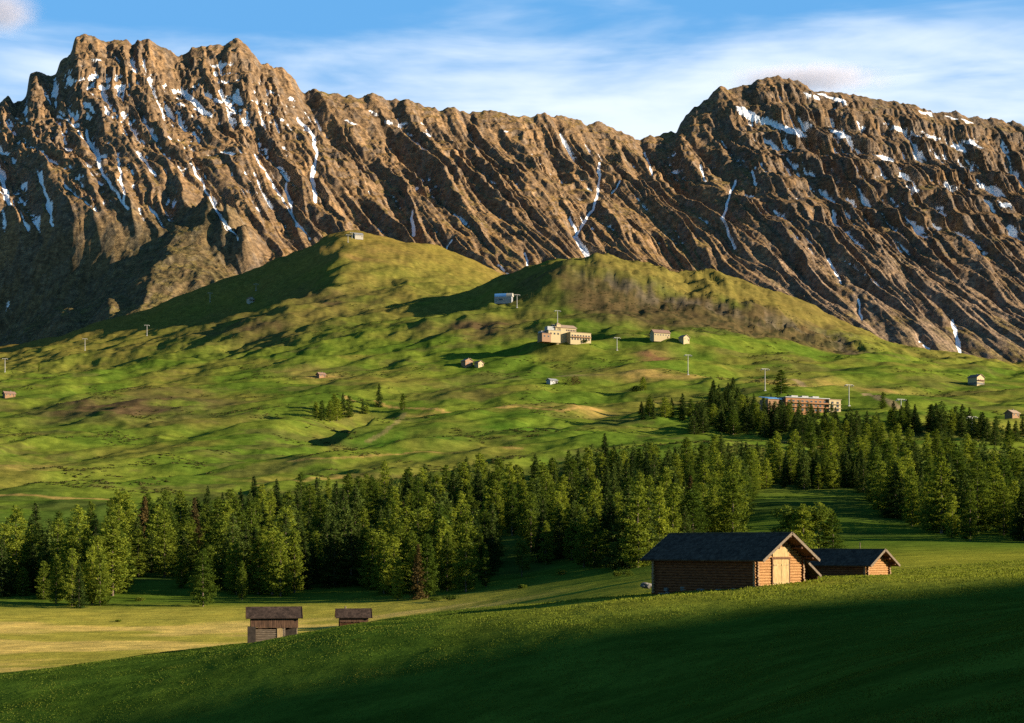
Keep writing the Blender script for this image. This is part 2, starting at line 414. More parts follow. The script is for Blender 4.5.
# worn tracks
def track(pts, wd, col=earth, s=0.9):
    global C
    P = [hit(*p) for p in pts]
    dmin = np.full(GX.shape, 1e9)
    for a, b in zip(P[:-1], P[1:]):
        dx, dy = b.x - a.x, b.y - a.y; l2 = dx * dx + dy * dy + 1e-9
        t = (((GX - a.x) * dx + (GY - a.y) * dy) / l2).clip(0, 1)
        dmin = np.minimum(dmin, np.hypot(GX - a.x - t * dx, GY - a.y - t * dy))
    C = mixc(C, (1 - sstep(wd * .5, wd, dmin)) * s, col)
track([(783, 379), (800, 383), (815, 387)], 5); track([(866, 394), (880, 399), (890, 402), (897, 407)], 6)
track([(404, 414), (395, 424), (385, 432), (368, 442)], 3.2, np.array([.17, .15, .06])); track([(290, 462), (330, 458), (420, 452), (520, 450)], 3, straw, .6)
track([(345, 398), (380, 404), (440, 411), (560, 412), (600, 411)], 3.4, straw, .8)
track([(0, 496), (60, 499), (110, 500)], 5, straw, .7); track([(340, 478), (300, 482), (260, 486)], 4, straw, .5)
C = np.clip(C * (1 + 0.16 * fbm(GX / 9, GY / 9, 3, 30))[..., None], 0.004, 0.9)

def grid_faces(nr, nc):
    i = np.arange(nr - 1)[:, None] * nc + np.arange(nc - 1)[None, :]
    return np.stack([i, i + 1, i + nc + 1, i + nc], -1).reshape(-1, 4)

def ground_mat():
    m, nt, out = new_mat('pasture grass')
    col = N(nt, 'ShaderNodeAttribute', attribute_name='Col').outputs['Color']
    pos = N(nt, 'ShaderNodeNewGeometry').outputs['Position']
    n1 = noise_n(nt, pos, 0.9, 8, 0.7); n2 = noise_n(nt, pos, 0.07, 6, 0.6)
    n3 = noise_n(nt, mapping(nt, pos, (0.5, 1, 1)), 0.22, 6, 0.65)
    c = mixrgb(nt, 'MULTIPLY', 1.0, col, mixrgb(nt, 'MIX', n1, (0.45, 0.5, 0.5), (1.5, 1.45, 1.4)))
    c = mixrgb(nt, 'MULTIPLY', 1.0, c, mixrgb(nt, 'MIX', n2, (0.7, 0.8, 0.8), (1.3, 1.2, 1.1)))
    b = N(nt, 'ShaderNodeBsdfPrincipled'); b.inputs['Roughness'].default_value = 0.9; b.inputs['Specular IOR Level'].default_value = 0.0
    c = mixrgb(nt, 'MULTIPLY', 1.0, c, mixrgb(nt, 'MIX', ramp(nt, n3, .3, .7), (0.72, 0.76, 0.72), (1.22, 1.2, 1.15)))
    L(nt, c, b.inputs['Base Color'])
    h = math_n(nt, 'ADD', math_n(nt, 'MULTIPLY', n1, 0.45), math_n(nt, 'MULTIPLY', n3, 1.3))
    bp = N(nt, 'ShaderNodeBump'); bp.inputs['Strength'].default_value = 0.3; bp.inputs['Distance'].default_value = 1.0
    L(nt, h, bp.inputs['Height']); L(nt, bp.outputs[0], b.inputs['Normal'])
    L(nt, b.outputs[0], out.inputs[0]); return m
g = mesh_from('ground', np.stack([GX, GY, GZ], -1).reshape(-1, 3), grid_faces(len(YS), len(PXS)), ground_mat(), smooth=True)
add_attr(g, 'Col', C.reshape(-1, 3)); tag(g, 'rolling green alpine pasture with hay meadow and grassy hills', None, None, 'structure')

# unseen ridge added at the right, shaped to shade the near slope softly
hy = np.arange(-900, 520, 12.0); hx = np.arange(250, 1000, 12.0)
HX, HY = np.meshgrid(hx, hy)
ysh = HY + 600 * math.tan(SUN_AZ - math.pi / 2)
hp_ = np.interp(ysh, [-750, -300, 62, 92, 117, 152, 240, 420, 560], [60, 150, 154, 149, 142, 131, 96, 30, -20]) + 1.2 * fbm(HY / 40, HX / 60, 3, 44)
HZ_ = -40 + (hp_ + 40) * np.exp(-((HX - 600) / 150) ** 2)
shade_ridge = mesh_from('hill', np.stack([HX, HY, HZ_], -1).reshape(-1, 3), grid_faces(len(hy), len(hx)), g.data.materials[0], smooth=True)
add_attr(shade_ridge, 'Col', np.broadcast_to(green, HX.shape + (3,)).reshape(-1, 3)); tag(shade_ridge, 'unseen ridge added on the right to shade the near slope', None, None, 'structure')
# ------------------------------------------------------------------ the mountain range
CREST = [(-1600, 250), (-900, 190), (-500, 165), (-300, 140), (-150, 122), (-60, 112), (-20, 108), (0, 104), (5, 95), (9, 95), (14, 104), (27, 97), (29, 73), (36, 70), (46, 76), (56, 78), (60, 62), (72, 50), (74, 39), (84, 35), (97, 39),
  (108, 45), (112, 41), (126, 38), (133, 47), (138, 39), (152, 37), (166, 44), (178, 53), (190, 46), (204, 41), (238, 40), (250, 46), (262, 60), (284, 67), (296, 78), (304, 92), (322, 89),
  (345, 94), (352, 91), (376, 92), (388, 99), (398, 102), (406, 98), (424, 106), (442, 109), (456, 105), (470, 112), (482, 108), (492, 109), (502, 114), (520, 116), (546, 114), (572, 119), (588, 121),
  (600, 122), (606, 126), (622, 131), (640, 136), (655, 134), (676, 133), (680, 121), (692, 107), (704, 98), (718, 88), (738, 85), (752, 85), (757, 79), (775, 77), (792, 80), (810, 87), (850, 95),
  (900, 104), (950, 112), (1000, 121), (1030, 125), (1150, 152), (1324, 190), (1700, 230), (2600, 300)]
MPX = np.concatenate([np.arange(-1600, -260, 30), np.arange(-260, -30, 4), np.arange(-30, 1054, 1.0), np.arange(1054, 1240, 4), np.arange(1240, 2601, 40)])
NT = 620
MT = np.concatenate([np.linspace(0, 1, NT), np.linspace(1, 1.5, 60)[1:]])
cp = np.array(CREST, float)
fine = np.arange(-1600, 2601, 1.0)
cv = np.interp(MPX, fine, gsmooth(np.interp(fine, cp[:, 0], cp[:, 1]), 1.2))
cvs = np.interp(MPX, fine, gsmooth(np.interp(fine, cp[:, 0], cp[:, 1]), 45))
yc = np.interp(MPX, [-1600, -300, 0, 520, 700, 1024, 1400, 2600], [3500, 3750, 3900, 4350, 4650, 4900, 5200, 5900])
yf = np.interp(MPX, [-1600, -300, 0, 260, 512, 760, 1024, 1400, 2600], [2500, 2600, 2700, 2850, 3050, 3250, 3400, 3700, 4400])
vf = np.interp(MPX, [-1600, -300, 0, 260, 512, 760, 1024, 1400, 2600], [380, 365, 362, 335, 335, 370, 395, 410, 430])
zc_s = (V0 - cvs) / F * yc; zc = (V0 - cv) / F * yc; zf = (V0 - vf) / F * yf
T = MT[:, None]
tk = np.array([0, .12, .3, .5, .7, .82, .90, .955, 1.0]); pk = np.array([0, .085, .225, .41, .615, .745, .845, .935, 1.0])
prof = pchip(tk, pk[:, None], np.clip(MT, 0, 1))[:, :1]
MY = yf + (yc - yf) * T
MP = np.repeat(MPX[None, :], len(MT), 0)
MX = (MP - CX) / F * MY
topw = sstep(0.80, 1.0, T)
MZ = zf + (zc_s * (1 - topw) + zc * topw - zf) * prof
back = sstep(1.0, 1.5, T) * (T > 1)
MZ = MZ - back * 500 * np.ones_like(MP)
# fall-line coordinates: the crest recedes to the right, gullies run down to the right
al = np.radians(np.interp(MP, [0, 300, 700, 1024], [33, 30, 25, 22]))
S = MX * np.cos(al) + (MY - 3800) * np.sin(al); Q = -MX * np.sin(al) + (MY - 3800) * np.cos(al)
wS = S + 34 * fbm(S / 260, Q / 420, 3, 41) + 8 * fbm(S / 55, Q / 110, 3, 42)
right = sstep(690, 800, MP)
cen = sstep(255, 330, MP) * (1 - sstep(650, 760, MP)); left = 1 - sstep(230, 320, MP)
def ribs(lam, stretch, seed, sharp=1.0):
    n = perlin(wS / lam, Q / (lam * stretch), seed)
    return (1 - np.abs(n) * 1.6).clip(-1, 1) ** 1 * sharp
r1 = ribs(135, 7, 51); r2 = ribs(66, 7, 52); r3 = ribs(33, 9, 53); r4 = ribs(16, 9, 54)
env = sstep(0.0, 0.22, T) * (1 - 0.72 * sstep(0.88, 1.0, T))
env = env * (0.55 + 0.45 * sstep(0.1, 0.5, T))
r5 = ribs(9, 8, 55)
ribz = (40 + 2 * right) * r1 + 25 * r2 + 14 * r3 + 6.0 * r4 + 2.6 * r5
ribz = ribz - ribz.mean()
VV = V0 - (zf + (zc_s - zf) * prof) * F / MY
basin = (1 - sstep(185, 245, MP)) * sstep(203, 236, VV - 0.06 * (MP - 100))
env = env * (1 - 0.86 * basin)
MZ = MZ + env * ribz
# blocky crags near the crest and on the right-hand cliffs
cragm = sstep(0.62, 0.86, T + 0.10 * fbm(MX / 160, MY / 160, 3, 61)) * (1 - 0.75 * sstep(0.95, 1.0, T))
cragm = np.clip(cragm * (0.6 + 0.5 * left) + 0.42 * right * sstep(0.15, 0.4, T) * (1 - 0.7 * sstep(.93, 1, T)), 0, 1.1)
c1 = ridged(wS / 46, Q / 105 + 0.3 * fbm(MX / 60, MY / 60, 2, 64), 4, 62, 0.5) - 0.55
c2 = ridged(wS / 19, Q / 75, 4, 63, 0.5) - 0.55
c3 = ridged(MX / 13, MY / 16, 3, 68, 0.55) - 0.55
cragm = cragm * (1 - basin)
MZ = MZ + cragm * (1 - 0.45 * cen) * (24 * c1 + 14 * c2 + 7 * c3)
MZ = MZ + sstep(0.05, 0.3, T) * (1 - 0.5 * sstep(.96, 1, T)) * (1.2 * fbm(MX / 20, MY / 26, 4, 65) + 2.2 * (ridged(MX / 40, MY / 40, 3, 66) - .55))
MZ = MZ + sstep(0.28, 0.55, T) * (1 - basin) * (1 - .4 * sstep(.95, 1, T)) * 4.0 * (ridged(MX / 21 + .4 * perlin(MX / 30, MY / 30, 76), MY / 27, 4, 75, 0.6) - .55)
zw2 = MZ + 9 * fbm(MX / 70, MY / 70, 3, 77) - 0.18 * MX; ph2 = zw2 / 34 - np.floor(zw2 / 34)
MZ = MZ + sstep(0.45, 0.7, T) * (1 - basin) * (1 - sstep(.96, 1, T)) * 0.38 * 34 * (sstep(0.3, 0.7, ph2) - ph2) * sstep(-.3, .3, fbm(MX / 140, MY / 140, 3, 78))
MZ = MZ - 9 * sstep(.93, 1, T) * np.abs(perlin(MX / 30, MY / 90, 79)) * (1 - .6 * right)
# ledges: rock bands on the right-hand massif
zw = MZ + 22 * fbm(MX / 180, MY / 180, 3, 67)
per = 92.0; ph = zw / per - np.floor(zw / per)
MZ = MZ + (right * sstep(0.45, 0.65, T) * (1 - sstep(.95, 1, T)) * 0.75 + left * cragm * 0.25) * per * (sstep(0.25, 0.75, ph) - ph) * 0.55
# spur and shadowed hollow low on the left
def mblob(px, v, rx, ry, V): return np.exp(-((MP - px) / rx) ** 2 - ((V - v) / ry) ** 2)
VV = V0 - (zf + (zc_s - zf) * prof) * F / MY
sp = np.zeros_like(MP)
for (px, v, w_, a) in [(212, 228, 16, 60), (228, 238, 15, 70), (244, 250, 14, 60)]:
    sp = np.maximum(sp, a * np.exp(-((MP - px) / w_) ** 2 - ((VV - v) / (w_ * .9)) ** 2))
MZ = MZ + sp
plane = 560 + 0.58 * (MX + 594) + 0.62 * (MY - 3050)          # floor of the shaded side valley, falling away to the left
MZ = MZ - np.clip(MZ - plane, 0, 300) * sstep(205, 245, VV - 0.06 * (MP - 100)) * (1 - sstep(180, 225, MP))
MZ = MZ + basin * (18 * fbm(MX / 150, MY / 170, 4, 69) + 13 * (ridged(MX / 90, MY / 110, 4, 70) - .55))
MZ = MZ + 34 * np.exp(-((MP - 62) / 26) ** 2 - ((VV - 282) / 12) ** 2) + 26 * np.exp(-((MP - 108) / 12) ** 2 - ((VV - 296) / 14) ** 2)
# carved couloirs where the snow lies: (column, row) traces and half width in columns
COUL = [([(86, 128), (92, 142), (98, 152), (100, 165), (110, 180), (128, 205)], 2.2), ([(40, 172), (48, 198), (52, 222)], 1.8), ([(0, 170), (6, 190), (10, 200)], 3),
  ([(118, 155), (122, 175), (124, 196)], 1.8), ([(300, 118), (312, 132), (318, 150), (312, 172), (316, 198)], 2.6), ([(285, 180), (297, 222)], 1.4), ([(182, 88), (196, 100), (210, 112)], 3.5),
  ([(600, 160), (598, 195), (588, 214), (574, 232), (590, 256)], 2.0), ([(570, 214), (580, 236), (594, 258)], 2.0), ([(498, 262), (516, 275)], 2.2), ([(524, 250), (530, 268)], 1.6),
  ([(412, 208), (414, 232)], 1.8), ([(736, 178), (728, 198), (722, 214), (735, 245)], 2.0), ([(752, 168), (756, 182)], 1.6), ([(952, 318), (958, 336), (960, 358)], 3.0), ([(828, 256), (842, 280)], 1.6), ([(846, 258), (884, 286)], 1.0),
  ([(858, 296), (861, 316)], 1.6), ([(190, 160), (208, 190), (228, 226)], 1.6), ([(140, 150), (155, 172)], 2.0), ([(150, 205), (165, 225)], 1.0), ([(60, 108), (80, 130), (100, 152)], 1.4), ([(66, 184), (98, 208)], 1.2), ([(620, 178), (612, 190)], 1.6),
  ([(920, 338), (934, 350)], 1.4), ([(452, 236), (447, 246)], 1.2), ([(255, 152), (275, 185), (310, 236)], 1.3), ([(700, 162), (706, 178)], 1.4), ([(212, 196), (240, 238)], 1.2), ([(645, 150), (652, 172)], 1.2)]
VM = V0 - MZ * F / MY
csnow = np.zeros_like(MP)
for pts, wd in COUL:
    j0, j1 = np.searchsorted(MPX, [min(p[0] for p in pts) - 20, max(p[0] for p in pts) + 20])
    P = MP[:, j0:j1]; V = VM[:, j0:j1]; dm = np.full(P.shape, 1e9)
    wob = 2.0 * perlin(P / 9, V / 9, 71)
    for a, b in zip(pts[:-1], pts[1:]):
        dx, dy = b[0] - a[0], b[1] - a[1]; l2 = dx * dx + dy * dy
        t = (((P - a[0]) * dx + (V - a[1]) * dy) / l2).clip(0, 1)
        dm = np.minimum(dm, np.hypot(P + wob - a[0] - t * dx, V - a[1] - t * dy))
    MZ[:, j0:j1] -= 9 * np.exp(-(dm / (wd * 2.2)) ** 2)
    csnow[:, j0:j1] = np.maximum(csnow[:, j0:j1], np.exp(-(dm / (wd * 0.78)) ** 2) * 1.12)
for (px, v, rx, ry) in [(752, 116, 15, 5), (768, 122, 18, 4), (790, 130, 20, 5), (744, 110, 9, 4), (832, 98, 18, 3.0), (812, 96, 9, 2.5), (905, 131, 20, 3.2), (932, 136, 10, 3), (840, 134, 12, 4), (884, 158, 12, 3.0), (970, 143, 14, 3.5), (926, 113, 9, 2),
     (952, 118, 8, 1.6), (968, 122, 7, 1.6), (958, 148, 10, 3), (806, 124, 8, 3), (985, 186, 10, 4), (950, 186, 8, 4), (218, 100, 12, 4), (200, 108, 10, 5), (188, 93, 8, 4), (272, 92, 10, 3), (292, 100, 8, 3), (262, 57, 4, 2.2), (95, 60, 9, 3.0), (135, 72, 7, 3), (224, 82, 7, 4), (180, 105, 6, 4),
     (70, 150, 7, 4), (62, 118, 8, 3), (104, 90, 6, 3), (232, 112, 8, 4), (150, 80, 5, 3), (352, 122, 9, 2.5), (388, 122, 6, 4), (428, 134, 5, 3), (506, 132, 6, 2.5), (282, 120, 5, 4), (1005, 205, 8, 4), (1012, 228, 5, 5), (915, 190, 8, 4), (372, 112, 8, 2)]:
    csnow = np.maximum(csnow, 1.05 * np.exp(-((MP - px + 3 * perlin(MP / 7, VM / 7, 72)) / (rx * (.75 if px < 700 else 1.15))) ** 2 - ((VM - v - 0.32 * (MP - px) + 3 * perlin(MP / 10, VM / 6, 73)) / (ry * (.6 if px < 700 else .85))) ** 2))
# concavity: what lies lower than its surroundings
def boxblur(a, n):
    def one(a, ax):
        p = [(0, 0), (0, 0)]; p[ax] = (n + 1, n)
        c = np.cumsum(np.pad(a, p, mode='edge'), axis=ax)
        return (np.take(c, range(2 * n + 1, c.shape[ax]), ax) - np.take(c, range(0, c.shape[ax] - 2 * n - 1), ax)) / (2 * n + 1)
    return one(one(a, 0), 1)
conc = boxblur(MZ, 9) - MZ; conc2 = boxblur(MZ, 4) - MZ
sn = (conc / 15).clip(-1, 1) * 0.42 + (conc2 / 6).clip(-1, 1) * 0.42 + 0.50 * fbm(MX / 110, MY / 80, 4, 74) + 0.11
band = sstep(0.30, 0.55, T) * (1 - 0.5 * sstep(.93, 1.0, T)) * (0.62 + 0.38 * left + 0.1 * right)
snow = np.maximum(csnow, (sn * band).clip(0, 1) * 1.0)
# colours: weathered brown rock, tan alpine turf on the easier ground, grey scree
dzdx = np.gradient(MZ, axis=1) / np.gradient(MX, axis=1); 
dzdt = np.gradient(MZ, axis=0) / np.gradient(MY, axis=0); dzdx = dzdx - dzdt * (np.gradient(MY, axis=1) / np.gradient(MX, axis=1))
nzv = 1 / np.sqrt(1 + dzdx ** 2 + dzdt ** 2)
nb = fbm(MX / 90, MY / 90, 4, 81); nb2 = fbm(MX / 30, MY / 30, 4, 82)
rock = np.array([0.134, 0.094, 0.058]); rock2 = np.array([0.190, 0.126, 0.069]); rock3 = np.array([0.105, 0.085, 0.068]); turf = np.array([0.170, 0.108, 0.040]); tolive = np.array([0.118, 0.095, 0.030]); scree = np.array([0.20, 0.155, 0.12])
D = np.broadcast_to(rock, MX.shape + (3,)).copy()
D = mixc(D, sstep(-0.1, 0.6, nb), rock2); D = mixc(D, sstep(0.05, 0.55, nb2 + 0.3 * right) * 0.7, rock3)
easy = sstep(0.70, 0.82, nzv + 0.10 * nb2)
D = mixc(D, easy * 0.85 * (1 - 0.4 * right), turf)
D = mixc(D, easy * sstep(0.95, 1.0, T) * 0.6, tolive)
low = 1 - sstep(0.12, 0.34, T + 0.12 * nb)
D = mixc(D, low * easy * 0.9, tolive)
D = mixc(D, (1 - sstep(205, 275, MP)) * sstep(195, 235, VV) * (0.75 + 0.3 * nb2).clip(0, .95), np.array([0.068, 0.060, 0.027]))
D = mixc(D, (0.25 + 0.3 * right) * (1 - easy) * sstep(-.2, .3, nb2), np.array([0.150, 0.124, 0.102]))
D = D * (1 - 0.18 * right)[..., None]
D = mixc(D, sstep(.1, .5, fbm(MX / 140, MY / 110, 5, 84)) * easy * 0.55, np.array([0.125, 0.105, 0.034])); D = mixc(D, right * (1 - sstep(.3, .6, T)) * (0.35 + .5 * nb).clip(0, .7), scree)
D = np.clip(D * (1 + 0.22 * fbm(MX / 12, MY / 12, 3, 83))[..., None], 0.01, 0.9)

def mountain_mat():
    m, nt, out = new_mat('mountain rock')
    col = N(nt, 'ShaderNodeAttribute', attribute_name='Col').outputs['Color']
    sn = N(nt, 'ShaderNodeAttribute', attribute_name='Snow').outputs['Fac']
    pos = N(nt, 'ShaderNodeNewGeometry').outputs['Position']
    n1 = noise_n(nt, pos, 0.09, 8, 0.68); n2 = noise_n(nt, pos, 0.45, 5, 0.65)
    n3 = noise_n(nt, mapping(nt, pos, (1, 1, 3.2)), 0.045, 7, 0.7, 0.6)
    c = mixrgb(nt, 'MULTIPLY', 1.0, col, mixrgb(nt, 'MIX', ramp(nt, n1, .25, .75), (0.42, 0.42, 0.45), (1.55, 1.5, 1.42)))
    c = mixrgb(nt, 'MULTIPLY', 1.0, c, mixrgb(nt, 'MIX', ramp(nt, n3, .3, .7), (0.68, 0.66, 0.66), (1.3, 1.25, 1.18)))
    s = math_n(nt, 'ADD', sn, math_n(nt, 'MULTIPLY', math_n(nt, 'SUBTRACT', n1, 0.5), 0.9))
    s = math_n(nt, 'ADD', s, math_n(nt, 'MULTIPLY', math_n(nt, 'SUBTRACT', n2, 0.5), 0.6))
    s = ramp(nt, s, 0.54, 0.64)
    c = mixrgb(nt, 'MIX', s, c, (0.74, 0.76, 0.80))
    b = N(nt, 'ShaderNodeBsdfPrincipled'); b.inputs['Roughness'].default_value = 0.92; b.inputs['Specular IOR Level'].default_value = 0.1
    L(nt, c, b.inputs['Base Color'])
    h = math_n(nt, 'ADD', math_n(nt, 'MULTIPLY', n1, 5.0), math_n(nt, 'MULTIPLY', n3, 6.0))
    h = math_n(nt, 'MULTIPLY', h, math_n(nt, 'SUBTRACT', 1.0, math_n(nt, 'MULTIPLY', s, 0.75)))
    bp = N(nt, 'ShaderNodeBump'); bp.inputs['Strength'].default_value = 0.6; bp.inputs['Distance'].default_value = 1.0
    L(nt, h, bp.inputs['Height']); L(nt, bp.outputs[0], b.inputs['Normal'])
    L(nt, b.outputs[0], out.inputs[0]); return m
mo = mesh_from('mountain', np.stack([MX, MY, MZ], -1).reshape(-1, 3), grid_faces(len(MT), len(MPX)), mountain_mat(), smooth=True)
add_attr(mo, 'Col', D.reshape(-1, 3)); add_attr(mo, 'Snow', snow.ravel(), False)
tag(mo, 'jagged brown mountain ridge streaked with snow gullies', None, None, 'structure')
# ------------------------------------------------------------------ trees
def leaf_mat(name, ca, cb, trans=0.3):
    m, nt, out = new_mat(name)
    tone = N(nt, 'ShaderNodeAttribute', attribute_name='tone').outputs['Fac']
    rnd = N(nt, 'ShaderNodeObjectInfo').outputs['Random']
    c = mixrgb(nt, 'MIX', tone, ca, cb)
    c = mixrgb(nt, 'MULTIPLY', 1.0, c, mixrgb(nt, 'MIX', rnd, (0.36, 0.44, 0.5), (1.45, 1.28, 1.1)))
    d = N(nt, 'ShaderNodeBsdfDiffuse'); t = N(nt, 'ShaderNodeBsdfTranslucent')
    L(nt, c, d.inputs[0]); L(nt, mixrgb(nt, 'MULTIPLY', 1.0, c, (1.25, 1.2, 0.6)), t.inputs[0])
    mx = N(nt, 'ShaderNodeMixShader'); mx.inputs[0].default_value = trans
    L(nt, d.outputs[0], mx.inputs[1]); L(nt, t.outputs[0], mx.inputs[2]); L(nt, mx.outputs[0], out.inputs[0])
    return m
M_SPRUCE = leaf_mat('spruce needles', (0.018, 0.036, 0.010), (0.055, 0.085, 0.020), 0.25)
M_LARCH = leaf_mat('larch needles', (0.048, 0.084, 0.013), (0.165, 0.215, 0.030), 0.42)
M_BROAD = leaf_mat('broad leaves', (0.058, 0.094, 0.016), (0.150, 0.195, 0.032), 0.42)
M_RUST = leaf_mat('dry needles', (0.040, 0.036, 0.016), (0.085, 0.066, 0.026), 0.25)
M_BARK = simple_mat('bark', (0.055, 0.040, 0.028), (0.14, 0.11, 0.085), (1, 1, 0.25), 6, 0.95, 0.6, 0.03)

def clumps_to_mesh(P, size, rng, flat=0.5):
    """random little leaf quads round every point"""
    n = len(P)
    a = rng.normal(size=(n, 3)); a[:, 2] *= flat; a /= np.linalg.norm(a, axis=1)[:, None]
    b = rng.normal(size=(n, 3)); b -= (b * a).sum(1)[:, None] * a; b /= np.linalg.norm(b, axis=1)[:, None]
    s = (size * rng.uniform(0.6, 1.35, n))[:, None]
    k = rng.uniform(0.28, 0.6, n)[:, None]
    V = np.stack([P - a * s, P + b * s * k, P + a * s, P - b * s * k], 1).reshape(-1, 3)
    return V, np.arange(4 * n).reshape(-1, 4)

def crown_points(kind, h, r, rng, n):
    """points that fill a crown of height h and radius r, gathered in branch sprays"""
    pts, tone = [], []
    if kind == 'broad':
        nl = 26
        for _ in range(nl):
            th = rng.uniform(0, 2 * math.pi); cz = rng.uniform(-0.8, 1.0); rr = math.sqrt(max(0, 1 - cz * cz)) * rng.uniform(0.25, 0.95)
            c = np.array([math.cos(th) * rr * r, math.sin(th) * rr * r, h * (0.56 + 0.40 * cz)])
            m = n // nl; q = rng.normal(size=(m, 3)); q /= np.linalg.norm(q, axis=1)[:, None]
            lr = rng.uniform(0.22, 0.42) * r
            pts.append(c + q * (lr * rng.uniform(0.5, 1.0, m) ** 0.5)[:, None] * np.array([1, 1, 0.8])); tone.append(np.full(m, rng.uniform(0, 0.75)) + rng.uniform(0, .3, m))
        return np.concatenate(pts), np.concatenate(tone)
    nw = int(h * (2.2 if kind == 'spruce' else 1.9)); z0 = 0.03 if kind == 'spruce' else rng.uniform(0.01, 0.05)
    side = rng.uniform(0, 2 * math.pi)
    br = []
    for i in range(nw):
        t = z0 + (1 - z0) * (i + rng.uniform(-.3, .3)) / nw
        t = min(max(t, z0), 0.992)
        if kind == 'spruce': rad = r * min(1, (1 - t) / (1 - z0) * 1.12 + 0.02) ** 0.82
        else: rad = r * min(1, ((t - z0) / 0.22 + 0.55)) ** 0.8 * max(0.03, (1 - t)) ** 0.45 * 1.08
        nb = rng.integers(5, 8)
        for b in range(nb):
            if rng.random() < 0.10: continue
            th = rng.uniform(0, 2 * math.pi); ln = rad * rng.uniform(0.55, 1.12) * (1 + 0.10 * math.cos(th - side))
            br.append((t, th, ln, rng.uniform(0, 0.7)))
    w = np.array([b[2] for b in br]); w = w / w.sum()
    for (t, th, ln, tn), ww in zip(br, w):
        m = max(2, int(n * ww + rng.random()))
        u = rng.uniform(0.12, 1.0, m) ** 0.75
        droop = (-0.22 if kind == 'spruce' else -0.02) * ln * u + (0.10 if kind == 'spruce' else 0.16) * ln * u * u
        sp = 0.16 * ln * (1.1 - 0.6 * u) + 0.10
        x = math.cos(th) * ln * u + rng.normal(size=m) * sp; y = math.sin(th) * ln * u + rng.normal(size=m) * sp
        z = h * t + droop + rng.normal(size=m) * 0.20 - (0.12 * rng.random(m) if kind == 'spruce' else 0)
        pts.append(np.stack([x, y, np.minimum(z, h)], 1)); tone.append((tn + rng.uniform(0, .3, m) + 0.15 * (u - .5)).clip(0, 1))
    return np.concatenate(pts), np.concatenate(tone)

def trunk_mb(kind, h, rng):
    m = MB(); top = h * (0.97 if kind != 'broad' else 0.6); r0 = h * 0.014 + 0.06
    z = -0.6; c = Vector((0, 0, z)); seg = 6
    for i in range(seg):
        z2 = -0.6 + (top + 0.6) * (i + 1) / seg
        c2 = Vector((rng.normal() * 0.05, rng.normal() * 0.05, z2))
        m.cyl(c, c2, max(0.02, r0 * (1 - i / seg)), max(0.02, r0 * (1 - (i + 1) / seg)), 7, False); c = c2
    for i in range(9 if kind == 'broad' else 8):
        t = rng.uniform(0.25, 0.85); th = rng.uniform(0, 6.28); ln = h * (0.26 if kind == 'broad' else 0.11) * (1.15 - t)
        a = Vector((0, 0, t * top)); b = a + Vector((math.cos(th) * ln, math.sin(th) * ln, ln * (0.8 if kind == 'broad' else 0.1)))
        m.cyl(a, b, r0 * 0.35 * (1.1 - t), 0.02, 5, False)
    return m

PROTO = {}
def make_proto(key, kind, h, r, mat, n, seed, size):
    rng = np.random.default_rng(seed)
    P, tone = crown_points(kind, h, r, rng, n)
    V, Fc = clumps_to_mesh(P, size, rng)
    crown = mesh_from('crown', V, Fc, mat, link=False)
    add_attr(crown, 'tone', np.repeat(tone, 4), False)
    tr = trunk_mb(kind, h, rng)
    me = bpy.data.meshes.new('trunk'); me.from_pydata(tr.v, [], tr.f); me.update(); me.polygons.foreach_set('use_smooth', tr.sm); me.materials.append(M_BARK)
    PROTO[key] = (h, r, crown.data, me, V, Fc, np.repeat(tone, 4), mat)
    bpy.data.objects.remove(crown)
for i in range(5): make_proto(('spruce', i), 'spruce', 17.0, [3.9, 3.4, 4.4, 3.3, 3.8][i], M_SPRUCE, 6200, 100 + i, 0.26)
for i in range(6): make_proto(('larch', i), 'larch', 17.0, [3.8, 4.3, 3.6, 4.7, 4.0, 3.7][i], M_LARCH, 6800, 200 + i, 0.25)
for i in range(3): make_proto(('broad', i), 'broad', 11.0, [3.8, 4.3, 3.5][i], M_BROAD, 2600, 300 + i, 0.27)
make_proto(('rust', 0), 'spruce', 15.0, 2.7, M_RUST, 5200, 400, 0.26)
NVAR = {'spruce': 5, 'larch': 6, 'broad': 3, 'rust': 1}
TREES = []      # dicts: kind, var, pos, h, ws (width factor), rz, region, label
def plan_tree(kind, pos, h, region, ws=1.0, label=None, keep=False):
    TREES.append(dict(kind=kind, var=random.randrange(NVAR[kind]), pos=pos, h=h, ws=ws, rz=random.uniform(0, 6.28), region=region, label=label, keep=keep or bool(label)))

